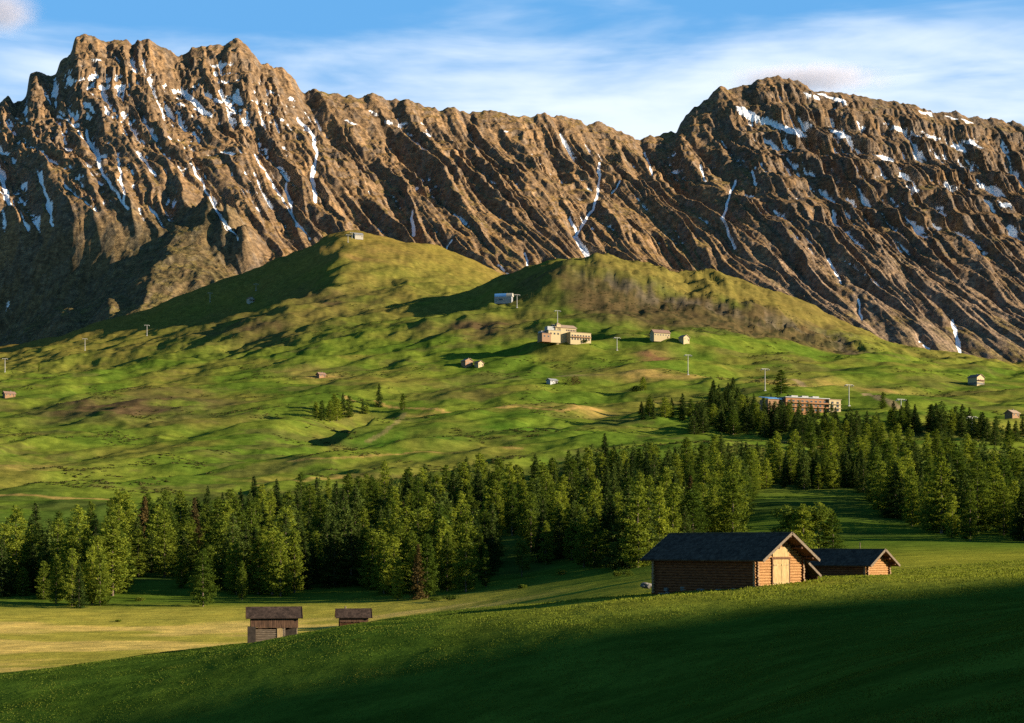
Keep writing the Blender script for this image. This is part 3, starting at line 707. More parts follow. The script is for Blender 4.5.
# lone and leading trees, one by one
for (px, y, h, kind, ws, label) in [
    (203, 480, 17.5, 'larch', 1.0, 'lone full green conifer standing in front of the wood at the hay meadow edge'),
    (56, 492, 15.5, 'larch', .75, 'slim larch leftmost of the sunlit clump at the left meadow edge'),
    (72, 482, 18.0, 'larch', .9, 'tall larch with full skirt in the sunlit clump at the left meadow edge'),
    (79, 476, 14.5, 'spruce', .9, 'low bushy spruce in front of the sunlit clump left of the meadow'),
    (92, 488, 18.5, 'larch', .85, 'tall larch near the right end of the sunlit clump left of the meadow'),
    (100, 484, 17.0, 'larch', .9, 'rounded larch at the right end of the sunlit clump left of the meadow'),
    (242, 500, 12.5, 'larch', .7, 'short slim larch at the wood edge behind the left hay hut'),
    (398, 482, 13.0, 'larch', .9, 'short pale larch in front of the wood, right of the small hay hut'),
    (418, 478, 17.0, 'rust', .9, 'rust brown dying spruce among green trees at the wood front'),
    (427, 480, 19.5, 'larch', .85, 'tall larch beside the rust brown spruce at the wood front'),
    (466, 488, 21.0, 'larch', 1.0, 'tallest pointed larch at the right end of the wood front'),
    (486, 500, 13.5, 'larch', .7, 'slim young larch right of the tallest pointed larch'),
    (447, 500, 19.0, 'larch', .8, 'slender larch just left of the tallest pointed larch'),
    (584, 520, 18.0, 'larch', 1.1, 'leaning left larch of the pale green trio left of the barn'),
    (594, 512, 16.0, 'larch', 1.1, 'middle larch of the pale green trio left of the barn'),
    (606, 505, 12.5, 'larch', 1.1, 'lowest, rightmost larch of the pale green trio left of the barn'),
    (120, 560, 9.0, 'broad', 1.0, 'small round broadleaf tree catching light in front of the dark left wood'),
    (297, 640, 12.5, 'broad', 1.1, 'round broadleaf tree at the small clearing in the left wood'),
    (522, 520, 12.0, 'broad', .9, 'dark round broadleaf tree at the wood edge behind the centre meadow'),
    (788, 372, 13.5, 'broad', 1.0, 'leftmost leafy tree of the clump rising behind the big barn gable'),
    (803, 366, 13.0, 'larch', 1.35, 'pointed bushy tree in the middle of the clump behind the big barn gable'),
    (818, 370, 13.5, 'broad', 1.1, 'broad leafy tree of the clump between the two barn roofs'),
    (833, 368, 10.5, 'larch', 1.4, 'rightmost pale tree of the clump above the lower barn roof'),
    (700, 590, 17.0, 'larch', 1.15, 'broad pale larch above the left end of the big barn roof'),
    (716, 575, 20.0, 'larch', 1.2, 'big pale larch rising above the middle of the barn roof'),
    (733, 590, 16.0, 'larch', 1.1, 'pale larch right of the big one above the barn roof'),
    (684, 600, 14.0, 'larch', 1.1, 'pale low larch left of the trees above the barn roof'),
    (952, 505, 14.5, 'larch', 1.0, 'front larch at the left end of the right wood'),
    (970, 490, 18.0, 'larch', .95, 'tall front larch of the right wood above the meadow'),
    (912, 560, 16.0, 'larch', 1.0, 'larch at the corner where the right wood meets the clearing'),
    ]:
    plan_tree(kind, spot(px, y), h, 'lone', ws, label)
for (px, v, h, kind, ws, label) in [
    (379, 409, 22, 'spruce', .85, 'tall dark conifer above the hollow, right of the clump on the pasture'),
    (403, 410, 15, 'larch', 1.1, 'small rounded conifer on the pasture right of the tall dark one'),
    (781, 394, 21, 'larch', 1.7, 'big dark round tree standing alone behind the long hotel'),
    (643, 391, 13, 'larch', 1.5, 'small dark tree alone in the pasture right of the hotel slope'),
    (584, 0, 0, None, 0, None),
    (883, 409, 14, 'larch', 1.3, 'small dark tree beside the light farm track on the right slope'),
    (39, 372, 13, 'larch', .6, 'tiny slim larch alone below the shadowed slope at far left'),
    (665, 418, 16, 'larch', 1.6, 'dark round tree at the left end of the upper wood'),
    ]:
    if kind: plan_tree(kind, hit(px, v), h, 'lone', ws, label)
for (px, v, h) in [(316, 419, 15), (322, 421, 18), (330, 422, 19), (337, 421, 21), (343, 419, 22), (349, 418, 20), (334, 416, 20), (363, 416, 12), (367, 415, 9)]:
    plan_tree(random.choice(['larch', 'larch', 'spruce']), hit(px, v), h, 'pasture clump', 1.1, None, True)

fpx = [-140, -60, 0, 40, 70, 110, 130, 190, 230, 290, 310, 370, 390, 470, 490, 560, 600, 618, 640, 738, 746, 756, 862, 880, 940, 1024, 1100, 1200]
fyf = [500, 505, 512, 505, 500, 505, 530, 540, 520, 508, 535, 525, 500, 505, 545, 560, 535, 475, 470, 520, 690, 765, 765, 620, 515, 482, 470, 470]
bpx = [-140, 0, 60, 100, 200, 300, 400, 500, 600, 740, 900, 1024, 1200]
bby = [600, 632, 665, 705, 790, 850, 880, 905, 910, 905, 905, 890, 870]
def forest_ok(px, y):
    if not (np.interp(px, fpx, fyf) <= y <= np.interp(px, bpx, bby)): return False
    x = (px - CX) / F * y
    if 292 < px < 325 and 560 < y < 660 and random.random() < 0.9: return False            # small clearing on the left
    if 530 < px < 585 and 590 < y < 650: return random.random() < 0.15                     # glade in the middle
    if 640 < px < 690 and 640 < y < 690: return random.random() < 0.3
    return float(perlin(np.array(x / 45), np.array(y / 45), 90)) < 0.31
cell = {}
def try_plant(px, y, sep):
    x = (px - CX) / F * y; k = (int(x // 10), int(y // 10))
    for a in (-1, 0, 1):
        for b in (-1, 0, 1):
            for q in cell.get((k[0] + a, k[1] + b), ()):
                if (q[0] - x) ** 2 + (q[1] - y) ** 2 < sep * sep: return False
    cell.setdefault(k, []).append((x, y)); return True
for t in TREES: try_plant(CX + t['pos'].x * F / t['pos'].y, t['pos'].y, 0.1)
for _ in range(42000):
    px = random.uniform(-140, 1190); y = math.sqrt(random.uniform(470 ** 2, 910 ** 2))
    if not forest_ok(px, y): continue
    depth = y - float(np.interp(px, fpx, fyf))
    if try_plant(px, y, 6.0 if depth < 40 else 8.3 + 2.6 * random.random()):
        x = (px - CX) / F * y
        kn = float(perlin(np.array(x / 70), np.array(y / 70), 91))
        kind = 'larch' if random.random() < 0.74 + 0.9 * kn else 'spruce'
        if random.random() < 0.035: kind = 'broad'
        if random.random() < 0.005: kind = 'rust'
        h = min(26, max(9.5, random.gauss(19.0, 4.6))) * (0.65 if random.random() < 0.14 else 1.0) * float(np.interp(y, [500, 700, 900], [1.0, .95, .80]))
        if kind == 'broad': h *= 0.62
        plan_tree(kind, spot(px, y), h, 'right wood' if px > 870 else ('middle belt' if px > 744 and y > 700 else 'main wood'), random.uniform(0.85, 1.3))
# upper wood round the long hotel
def upper(px0, px1, v0, v1, n, hh, slope=0.0):
    k = 0
    for _ in range(n * 6):
        if k >= n: break
        px = random.uniform(px0, px1); v = random.uniform(v0, v1) + slope * (px - px0)
        p = hit(px, v, 950)
        if try_plant(px, p.y, 6.0):
            plan_tree(random.choice(['larch', 'spruce', 'spruce']), p, random.uniform(*hh), 'upper wood', random.uniform(1.1, 1.6)); k += 1
upper(692, 766, 412, 436, 52, (12, 18)); upper(764, 800, 424, 440, 20, (12, 18)); upper(796, 884, 432, 448, 44, (12, 18))
upper(640, 694, 411, 422, 15, (9, 16)); upper(890, 984, 421, 432, 34, (13, 19), 0.08); upper(985, 1040, 430, 446, 16, (10, 16)); upper(712, 740, 398, 416, 16, (12, 19)); upper(786, 838, 414.5, 421, 12, (8, 13)); upper(740, 800, 408, 424, 16, (11, 16))

# how much of each tree the camera sees: paint the crowns near to far
HZ = np.minimum.accumulate(GV, axis=0)
buf = np.zeros((723, 1024), bool)
for t in sorted(TREES, key=lambda t: t['pos'].y):
    p = t['pos']; h, r = PROTO[(t['kind'], t['var'])][:2]; s = t['h'] / h
    px = CX + p.x * F / p.y; vt = V0 - (p.z + t['h']) * F / p.y; vb = V0 - p.z * F / p.y; rw = r * s * t['ws'] * F / p.y * 0.85
    t['tip'] = (px, vt); t['seen'] = 0; t['hpx'] = vb - vt
    if px < -rw or px > 1024 + rw: continue
    i = int(np.searchsorted(YS, p.y)) - 1
    for c in range(max(0, int(px - rw)), min(1024, int(px + rw) + 1)):
        q = abs(c - px) / max(rw, .5)
        top = vt + (vb - vt) * q * 0.75; j = int(np.argmin(np.abs(PXS - c))); bot = min(vb, HZ[i, j])
        a, b = max(0, int(top)), min(723, int(bot))
        if b > a:
            t['seen'] += int((~buf[a:b, c]).sum()); buf[a:b, c] = True
vis = [t for t in TREES if t['keep'] or t['seen'] >= 14]
cnt = {}
for t in sorted(vis, key=lambda t: (not t['keep'], -t['seen'])):
    cnt[t['kind']] = cnt.get(t['kind'], 0) + 1
    t['solo'] = cnt[t['kind']] <= 290
rest = [t for t in TREES if not t.get('solo')]
print('trees', len(TREES), 'visible', len(vis), cnt, 'rest', len(rest))

KIND_NAME = {'spruce': 'spruce_tree', 'larch': 'larch_tree', 'broad': 'broadleaf_tree', 'rust': 'dead_spruce'}
KIND_WORD = {'spruce': 'dark spruce', 'larch': 'pale larch', 'broad': 'broadleaf tree', 'rust': 'rusty spruce'}
REG = {'lone': ('standing clear', 'trees standing clear of the woods'), 'pasture clump': ('in the pasture clump', 'clump of conifers on the pasture'), 'main wood': ('in the main wood', 'trees of the main wood'),
       'right wood': ('in the right wood', 'trees of the right wood'), 'middle belt': ('in the belt behind the clearing', 'trees of the belt behind the clearing'), 'upper wood': ('by the long hotel', 'trees of the upper wood'), 'off': ('', '')}
used = set(); src = {}
order = sorted([t for t in TREES if t.get('solo')], key=lambda t: t['pos'].y)
for t in order:
    h, r, cme, tme = PROTO[(t['kind'], t['var'])][:4]; s = t['h'] / h
    key = (t['kind'], t['var'])
    if key not in src:
        root = empty(KIND_NAME[t['kind']], (0, 0, 0))
        c = bpy.data.objects.new('crown', cme); COL.objects.link(c); c.parent = root
        k = bpy.data.objects.new('trunk', tme); COL.objects.link(k); k.parent = root
        src[key] = (root, c, k)
    else:
        r0, c0, k0 = src[key]
        root = r0.copy(); COL.objects.link(root)
        c = c0.copy(); COL.objects.link(c); c.parent = root
        k = k0.copy(); COL.objects.link(k); k.parent = root
    root.location = t['pos']; root.rotation_euler = (0, 0, t['rz']); root.scale = (s * t['ws'], s * t['ws'], s)
    lab = t['label']
    if not lab:
        size = 'tall' if t['h'] > 17 else ('short' if t['h'] < 13 else 'middling')
        px, vt = t['tip']; dec = 0
        a, b = px / 10.24, vt / 7.23
        for dec in (0, 1, 2):
            lab = f"{size} {KIND_WORD[t['kind']]} {REG[t['region']][0]}, tip {a:.{dec}f}% across, {b:.{dec}f}% down"
            if lab not in used: break
    used.add(lab)
    tag(root, lab, 'tree', REG[t['region']][1])
# trees hidden in the depth of the woods: one mass
if rest:
    VV_, FF_, TT_ = [], [], []; nb = 0
    TV, TF = [], []
    for t in rest:
        h, r, cme, tme, V, Fc, tone, mat = PROTO[(t['kind'], t['var'])]; s = t['h'] / h
        sel = RNG.permutation(len(Fc))[: 620]; q = V.reshape(-1, 4, 3)[sel]; cen_ = q.mean(1, keepdims=True); q = cen_ + (q - cen_) * 2.3
        ca, sa = math.cos(t['rz']), math.sin(t['rz'])
        X = (q[..., 0] * ca - q[..., 1] * sa) * s * t['ws'] + t['pos'].x; Y = (q[..., 0] * sa + q[..., 1] * ca) * s * t['ws'] + t['pos'].y; Z = q[..., 2] * s + t['pos'].z
        VV_.append(np.stack([X, Y, Z], -1).reshape(-1, 3)); TT_.append(tone.reshape(-1, 4)[sel].ravel())
    V = np.concatenate(VV_)
    fo = mesh_from('forest', V, np.arange(len(V)).reshape(-1, 4), M_SPRUCE); add_attr(fo, 'tone', np.concatenate(TT_), False)
    tag(fo, 'dense dark conifer wood filling in behind the front trees', 'wood', None, 'stuff')
# ------------------------------------------------------------------ buildings
def log_mat(name, c1, c2):
    return simple_mat(name, c1, c2, (0.6, 3, 3), 3.2, 0.85, 0.35, 0.02, 0.12, 6)
M_LOG = log_mat('weathered shade-toned logs', (0.050, 0.017, 0.008), (0.165, 0.060, 0.022))  # side logs coloured darker, painting their shade
M_GABLE = log_mat('sunlit-toned gable logs', (0.13, 0.062, 0.022), (0.33, 0.185, 0.078))  # same wood coloured paler, painting the sun on the gable
M_LOGD = log_mat('dark logs', (0.035, 0.016, 0.008), (0.085, 0.042, 0.020))
M_END = simple_mat('cut log ends', (0.12, 0.08, 0.045), (0.22, 0.15, 0.09), (1, 1, 1), 5, 0.9, 0.2)
M_DOOR = simple_mat('pale planks', (0.19, 0.135, 0.06), (0.32, 0.235, 0.11), (2.5, 2.5, 0.5), 3, 0.85, 0.3)
M_GREY = simple_mat('silvered boards', (0.065, 0.05, 0.036), (0.14, 0.112, 0.08), (0.7, 3, 3), 3, 0.9, 0.3)
M_BEAM = simple_mat('brown beams', (0.04, 0.02, 0.011), (0.10, 0.05, 0.027), (1, 1, 1), 3, 0.9, 0.3)
M_STONE = simple_mat('dry stone', (0.05, 0.05, 0.046), (0.16, 0.155, 0.145), (1, 1, 1), 2.2, 0.95, 0.8, 0.06)
M_IRON = simple_mat('dark iron', (0.03, 0.03, 0.03), (0.07, 0.06, 0.05), (1, 1, 1), 8, 0.6, 0.2)
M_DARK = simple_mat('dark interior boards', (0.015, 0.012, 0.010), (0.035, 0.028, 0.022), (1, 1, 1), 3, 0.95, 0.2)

def shingle_mat(name, ca, cb):
    m, nt, out = new_mat(name)
    tc = N(nt, 'ShaderNodeTexCoord').outputs['Object']
    br = N(nt, 'ShaderNodeTexBrick'); L(nt, mapping(nt, tc, (1, 1.0, 1.0)), br.inputs['Vector'])
    br.inputs['Scale'].default_value = 1.0; br.inputs['Brick Width'].default_value = 0.22; br.inputs['Row Height'].default_value = 0.30; br.inputs['Mortar Size'].default_value = 0.012
    br.inputs['Color1'].default_value = (*ca, 1); br.inputs['Color2'].default_value = (*cb, 1); br.inputs['Mortar'].default_value = (0.02, 0.02, 0.02, 1)
    n = noise_n(nt, tc, 1.6, 6, 0.7)
    c = mixrgb(nt, 'MULTIPLY', 1.0, br.outputs['Color'], mixrgb(nt, 'MIX', ramp(nt, n, .3, .7), (0.55, 0.55, 0.58), (1.5, 1.45, 1.4)))
    b = N(nt, 'ShaderNodeBsdfPrincipled'); b.inputs['Roughness'].default_value = 0.9; b.inputs['Specular IOR Level'].default_value = 0.05
    L(nt, c, b.inputs['Base Color'])
    bp = N(nt, 'ShaderNodeBump'); bp.inputs['Strength'].default_value = 0.7; bp.inputs['Distance'].default_value = 0.03
    L(nt, math_n(nt, 'ADD', br.outputs['Fac'], n), bp.inputs['Height']); bp.invert = True
    L(nt, bp.outputs[0], b.inputs['Normal']); L(nt, b.outputs[0], out.inputs[0]); return m
M_SHINGLE = shingle_mat('larch shingles', (0.044, 0.034, 0.025), (0.070, 0.055, 0.042))
M_SHINGLE2 = shingle_mat('brown shingles', (0.030, 0.022, 0.018), (0.050, 0.036, 0.029))

def log_barn(name, label, pos, rz, Lx, W, eave, rise, over_f, over_b, over_e, group, doors=True, lean=True, rng=random.Random(3)):
    """ridge along local x, gable with the doors at +x"""
    root = empty(name, pos, rz); tag(root, label, 'barn', group)
    r, pitch = 0.15, 0.272
    wall = MB(); ends = MB(); gab = {-1: MB(), 1: MB()}
    nl = int(eave / pitch)
    for i in range(-3, nl + 1):
        z = 0.12 + i * pitch
        j = lambda: rng.uniform(-0.018, 0.018)
        for s in (-1, 1):
            e0, e1 = -Lx / 2 - 0.32 + rng.uniform(-.06, .06), Lx / 2 + 0.32 + rng.uniform(-.06, .06)
            wall.cyl((e0, s * W / 2 + j(), z), (e1, s * W / 2 + j(), z), r * rng.uniform(.94, 1.03), r * rng.uniform(.94, 1.03), 10)
            ends.cyl((e1, s * W / 2, z), (e1 + 0.012, s * W / 2, z), r * 0.90, r * 0.90, 10)
    ngl = int((eave + rise) / pitch)
    for i in range(-3, ngl):
        z = 0.12 + (i + 0.5) * pitch
        hw = W / 2 + 0.32 if z < eave else (W / 2 + 0.1) * (1 - (z - eave) / rise)
        if hw < 0.25: continue
        for s in (-1, 1):
            gab[s].cyl((s * Lx / 2 + rng.uniform(-.02, .02), -hw, z), (s * Lx / 2, hw, z), r * rng.uniform(.94, 1.03), r * rng.uniform(.94, 1.03), 10)
            if z < eave:
                for q in (-1, 1): ends.cyl((s * Lx / 2, q * hw, z), (s * Lx / 2, q * (hw + 0.012), z), r * .9, r * .9, 10)
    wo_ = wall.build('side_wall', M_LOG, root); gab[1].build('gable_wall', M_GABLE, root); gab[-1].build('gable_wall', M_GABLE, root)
    ends.build('log_ends', M_END, wo_)
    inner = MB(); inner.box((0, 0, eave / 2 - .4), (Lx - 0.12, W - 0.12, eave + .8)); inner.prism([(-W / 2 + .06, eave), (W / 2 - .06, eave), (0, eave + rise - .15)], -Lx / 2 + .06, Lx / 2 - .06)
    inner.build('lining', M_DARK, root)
    # roof: two pitched sheets of shingles, boards under them, barge boards in front
    sl = rise / (W / 2)
    ye, ze = W / 2 + over_e, eave - over_e * sl + 0.2
    zr = eave + rise + 0.2
    x0, x1 = -Lx / 2 - over_b, Lx / 2 + over_f
    rf = MB()
    rf.slab((x0, -ye, ze), (x1, -ye, ze), (x1, 0, zr), (x0, 0, zr), 0.10)
    rf.slab((x1, ye, ze), (x0, ye, ze), (x0, 0, zr), (x1, 0, zr), 0.10)
    roof = rf.build('roof', M_SHINGLE, root)
    und = MB()
    und.slab((x0 + .03, -ye + .04, ze - .062), (x1 - .03, -ye + .04, ze - .062), (x1 - .03, 0, zr - .062), (x0 + .03, 0, zr - .062), 0.045)
    und.slab((x1 - .03, ye - .04, ze - .062), (x0 + .03, ye - .04, ze - .062), (x0 + .03, 0, zr - .062), (x1 - .03, 0, zr - .062), 0.045)
    und.build('roof_boards', M_BEAM, roof)
    for s in (-1, 1):
        for xe in (x1, x0 - 0.05):
            b = MB(); b.slab((xe, s * (ye + .02), ze - .13), (xe + .05, s * (ye + .02), ze - .13), (xe + .05, s * .0, zr - .13), (xe, s * .0, zr - .13), 0.27 * (1 if s < 0 else -1))
            b.build('barge_board', M_GREY, roof)
    pur = MB()
    for y, z in ((0, zr - .28), (-W / 4, eave + rise / 2 - .10), (W / 4, eave + rise / 2 - .10), (-W / 2, eave - .02), (W / 2, eave - .02)):
        pur.cyl((x0 + .12, y, z), (x1 - .12, y, z), 0.12, 0.12, 9)
    pur.build('purlin', M_BEAM, root)
    rp = MB(); rp.box(((x0 + x1) / 2, 0, zr + .11), (x1 - x0 - .02, .26, .05)); rp.build('ridge_board', M_GREY, roof)
    if doors:
        dw, dh = 1.28, 2.75
        for s in (-1, 1):
            d = MB()
            for k in range(6):
                yy = s * (0.03 + (k + .5) * dw / 6)
                d.box((Lx / 2 + .21, yy, dh / 2 - .02), (.05, dw / 6 - .012, dh + rng.uniform(-.02, .02)))
            dd = d.build('door', M_DOOR, root)
            bt = MB()
            for z in (.45, 2.2): MB().box((Lx / 2 + .255, s * (dw / 2 + .03), z), (.04, dw - .06, .14)).build('batten', M_DOOR, dd)
            for z in (.45, 2.2): MB().box((Lx / 2 + .281, s * (dw - .28), z), (.012, .5, .05)).build('hinge', M_IRON, dd)
        fr = MB()
        for y in (-dw - .11, dw + .11): fr.box((Lx / 2 + .20, y, dh / 2), (.12, .14, dh + .1))
        fr.box((Lx / 2 + .20, 0, dh + .12), (.14, 2 * dw + .5, .16)); fr.build('door_frame', M_BEAM, root)
        # fodder hatch boarded over the doors
        up = MB()
        for k in range(10): up.box((Lx / 2 + .20, -1.2 + k * .267, dh + .72), (.05, .25, .95))
        up.build('hatch', M_DOOR, root)
    if lean:
        ln = empty('lean_to', (0, 0, 0)); ln.parent = root; 
        a0, a1 = -Lx / 2 + 1.0, Lx / 2 + 0.55
        ya, yb, za, zb = W / 2 + .1, W / 2 + 2.5, 2.55, 1.05
        m = MB(); m.slab((a1, yb, zb), (a0, yb, zb), (a0, ya, za), (a1, ya, za), .09); m.build('roof', M_SHINGLE, ln)
        m = MB(); m.slab((a1, yb + .02, zb - .13), (a1 + .05, yb + .02, zb - .13), (a1 + .05, ya, za - .13), (a1, ya, za - .13), -.24); m.build('barge_board', M_GREY, ln)
        m = MB()
        for k in range(13): m.box((a0 + .4 + k * (a1 - a0 - 1.0) / 12, yb - .3, .1), (.9, .06, 2.0))
        m.build('wall', M_LOGD, ln)
        m = MB()
        for k in range(7): m.box((a1 - 1.3, ya + .2 + k * .3, .45 + .0), (.05, .28, 2.6 - k * .17))
        m.build('front_boards', M_LOGD, ln)
        m = MB(); m.cyl((a1 - .25, yb - .3, -1), (a1 - .25, yb - .3, zb - .05), .09, .09, 8); m.build('post', M_BEAM, ln)
    f = MB(); rr = random.Random(7)
    for k in range(60):
        t = rr.uniform(-1, 1); side = rr.choice([0, 0, 1, 2])
        if side == 0: p = (t * Lx / 2, -W / 2 - rr.uniform(-.05, .25), rr.uniform(-1.6, -.15))
        elif side == 1: p = (-Lx / 2 - rr.uniform(-.05, .25), t * W / 2, rr.uniform(-1.6, -.15))
        else: p = (Lx / 2 + rr.uniform(-.05, .1), t * W / 2, rr.uniform(-1.2, -.2))
        f.box(p, (rr.uniform(.35, .8), rr.uniform(.3, .5), rr.uniform(.25, .45)), Matrix.Rotation(rr.uniform(-.5, .5), 3, 'Z') @ Matrix.Rotation(rr.uniform(-.25, .25), 3, 'X'))
    f.box((0, 0, -1.0), (Lx - .1, W - .1, 1.7)); f.build('foundation', M_STONE, root, bevel=.05)
    return root

def place_corner(px, y, rz, lx, ly):
    """centre of a building whose local point (lx, ly) stands under column px, y metres out"""
    c = spot(px, y); q = Matrix.Rotation(rz, 3, 'Z') @ Vector((lx, ly, 0))
    return Vector((c.x - q.x, c.y - q.y, c.z))
rz = math.radians(-45); p = place_corner(756, 150, rz, 6.25, -3.75); p.z = -(590 - V0) / F * 150 + 0.15
log_barn('log_barn', 'big log barn with dark shingle roof and pale double doors in its sunlit gable', p, rz, 12.5, 7.5, 2.9, 2.15, 1.5, 1.0, 0.85, 'barns on the grassy rise')
rz = math.radians(-43); p = place_corner(866, 182, rz, 4.2, -2.5); p.z = -(578 - V0) / F * 182 - 0.4
log_barn('log_barn', 'lower log barn behind the big one, mostly sunk behind the grass, sunlit gable', p, rz, 8.4, 5.0, 2.0, 1.45, 1.1, 0.7, 0.75, 'barns on the grassy rise', False, False, random.Random(5))

def hay_hut(label, pos, rz, Lx, W, h0, h1, rise, annex, rng):
    """small store on a log base: planked upper room jutting over a lower log crib, ridge along local x, front at -y"""
    root = empty('hay_hut', pos, rz); tag(root, label, 'hut', 'hay huts by the meadow')
    b = MB()
    lx0, lx1 = (-Lx / 2 + .25, Lx / 2 * .38) if annex else (-Lx / 2 + .1, Lx / 2 - .1)
    for i in range(-4, int(h0 / .2)):
        z = .1 + i * .2
        for s in (-1, 1): b.cyl((lx0 - .15, s * (W / 2 - .2), z), (lx1 + .15, s * (W / 2 - .2), z), .105, .105, 8)
        for xx in (lx0, lx1): b.cyl((xx, -W / 2 + .05, z + .1), (xx, W / 2 - .05, z + .1), .105, .105, 8)
    b.build('log_base', M_GREY if annex else M_LOGD, root)
    u = MB(); n = 26
    for k in range(n):
        x = -Lx / 2 + (k + .5) * Lx / n
        for s in (-1, 1): u.box((x, s * W / 2, h0 + h1 / 2 + rng.uniform(-.06, .02)), (Lx / n - .02, .045, h1 + rng.uniform(0, .08)))
    n = 14
    for k in range(n):
        y = -W / 2 + (k + .5) * W / n; hh = h1 + rise * (1 - abs(y) / (W / 2)) * .95
        for s in (-1, 1): u.box((s * Lx / 2, y, h0 + hh / 2), (.045, W / n - .02, hh))
    u.build('plank_wall', M_PLANK, root)
    m = MB(); m.box((0, 0, h0 + .06), (Lx, W, .12)); m.box((0, 0, h0 + h1 * .5 + .06), (Lx - .1, W - .1, h1 - .1)); m.build('floor_frame', M_DARK, root)
    sl = rise / (W / 2); oe, ox = .38, .5
    ye, ze, zr = W / 2 + oe, h0 + h1 - oe * sl + .08, h0 + h1 + rise + .08
    r_ = MB(); r_.slab((-Lx / 2 - ox, -ye, ze), (Lx / 2 + ox, -ye, ze), (Lx / 2 + ox, 0, zr), (-Lx / 2 - ox, 0, zr), .09)
    r_.slab((Lx / 2 + ox, ye, ze), (-Lx / 2 - ox, ye, ze), (-Lx / 2 - ox, 0, zr), (Lx / 2 + ox, 0, zr), .09)
    ro = r_.build('roof', M_SHINGLE2, root)
    for s in (-1, 1):
        for xe in (Lx / 2 + ox, -Lx / 2 - ox - .04):
            g_ = MB(); g_.slab((xe, s * (ye + .01), ze - .1), (xe + .04, s * (ye + .01), ze - .1), (xe + .04, 0, zr - .1), (xe, 0, zr - .1), .22 * (1 if s < 0 else -1)); g_.build('barge_board', M_BEAM, ro)
    if annex:
        a = MB(); a.box((-Lx / 2 + .1, -W / 2 + .1, h0 * .4), (.9, 1.3, h0 * .8 + .8)); a.build('annex', M_DARK, root)
        d = MB()
        for k in range(4): d.box((lx1 - .62 + k * .17, -W / 2 + .07, h0 / 2), (.16, .04, h0 - .05))
        d.build('door', M_DOOR, root)
        for xx in (lx1 + .12, Lx / 2 - .15):
            q = MB(); q.cyl((xx, -W / 2 + .12, -1), (xx, -W / 2 + .12, h0), .08, .08, 8); q.build('post', M_GREY, root)
        dk = MB(); dk.box((Lx / 2 - .9, .4, h0 / 2 - .4), (1.6, W - 1.4, h0 + .7)); dk.build('underspace_shade', M_DARK, root)  # dark box standing for the shade under the jutting room
    else:
        q = MB(); q.cyl((-Lx / 2 + .8, .1, zr - .3), (-Lx / 2 + .8, .1, zr + .35), .12, .10, 8); q.build('chimney', M_GREY, ro)
    return root
M_PLANK = simple_mat('brown planks', (0.035, 0.02, 0.013), (0.10, 0.056, 0.034), (3, 3, 0.5), 3, 0.9, 0.3)
p = spot(274, 180); p.z = -(639 - V0) / F * 180
hay_hut('left hay hut, planked upper room jutting over a pale log base', p, math.radians(10), 5.3, 3.6, 1.40, 1.15, 1.0, True, random.Random(1))
p = spot(353.5, 207); p.z = -(629 - V0) / F * 207
hay_hut('small right hay hut half sunk behind the grassy rise, stubby chimney', p, math.radians(8), 3.7, 3.0, 1.0, 0.65, 0.9, False, random.Random(2))

m = MB(); rr = random.Random(4)
def rock_mesh(name, sx, sy, sz, seed, mat):
    import bmesh
    bm = bmesh.new(); bmesh.ops.create_icosphere(bm, subdivisions=3, radius=1)
    for v in bm.verts:
        n = float(perlin(np.array(v.co.x * 1.7 + seed), np.array(v.co.y * 1.7 + v.co.z * 1.3), 5)) * .35
        v.co *= 1 + n; v.co.x *= sx; v.co.y *= sy; v.co.z *= sz
    me = bpy.data.meshes.new(name); bm.to_mesh(me); bm.free(); me.materials.append(mat)
    o = bpy.data.objects.new(name, me); COL.objects.link(o); return o
b = rock_mesh('boulder', 0.62, 0.5, 0.34, 3.0, M_STONE); b.location = spot(646, 178) + Vector((0, 0, .45)); b.location.z = -(585.5 - V0) / F * 178
tag(b, 'pale grey boulder in the grass at the barn\'s left end', 'boulder')
pp = MB(); pp.cyl((0, 0, -1), (0, 0, 2.2), .07, .06, 8); pp.box((0, 0, 2.22), (.16, .16, .05)); q = pp.build('post', M_GREY); q.location = spot(860, 200); q.location.z = -(560 - V0) / F * 200; q.name = 'fence_post'
tag(q, 'thin pale wooden post standing behind the lower barn roof', 'post')

# ---- chalets and hotels up the slope
M_CREAM = simple_mat('cream render', (0.26, 0.21, 0.12), (0.32, 0.265, 0.16), (1, 1, 1), 1.5, 0.9, 0.1)
M_WHITE = simple_mat('white render', (0.24, 0.225, 0.195), (0.31, 0.295, 0.26), (1, 1, 1), 1.5, 0.9, 0.1)
M_TERRA = simple_mat('terracotta render', (0.17, 0.10, 0.062), (0.22, 0.135, 0.085), (1, 1, 1), 1.5, 0.9, 0.1)
M_REDWOOD = simple_mat('red brown timber', (0.15, 0.070, 0.032), (0.22, 0.11, 0.05), (1, 1, 3), 1.5, 0.85, 0.2)
M_WOODW = simple_mat('warm timber', (0.14, 0.08, 0.042), (0.22, 0.135, 0.075), (1, 1, 3), 1.5, 0.85, 0.2)
M_RTILE = simple_mat('brown roof tiles', (0.13, 0.085, 0.065), (0.22, 0.14, 0.11), (1, 1, 1), 2, 0.85, 0.3)
M_RPALE = simple_mat('pale tan roof', (0.20, 0.145, 0.10), (0.27, 0.20, 0.145), (1, 1, 1), 2, 0.85, 0.3)
M_RGREY = simple_mat('grey metal roof', (0.15, 0.155, 0.165), (0.22, 0.23, 0.245), (1, 1, 1), 0.6, 0.5, 0.1)
M_BLUE = simple_mat('blue metal cladding', (0.05, 0.16, 0.36), (0.09, 0.24, 0.48), (1, 1, 1), 0.6, 0.5, 0.1)
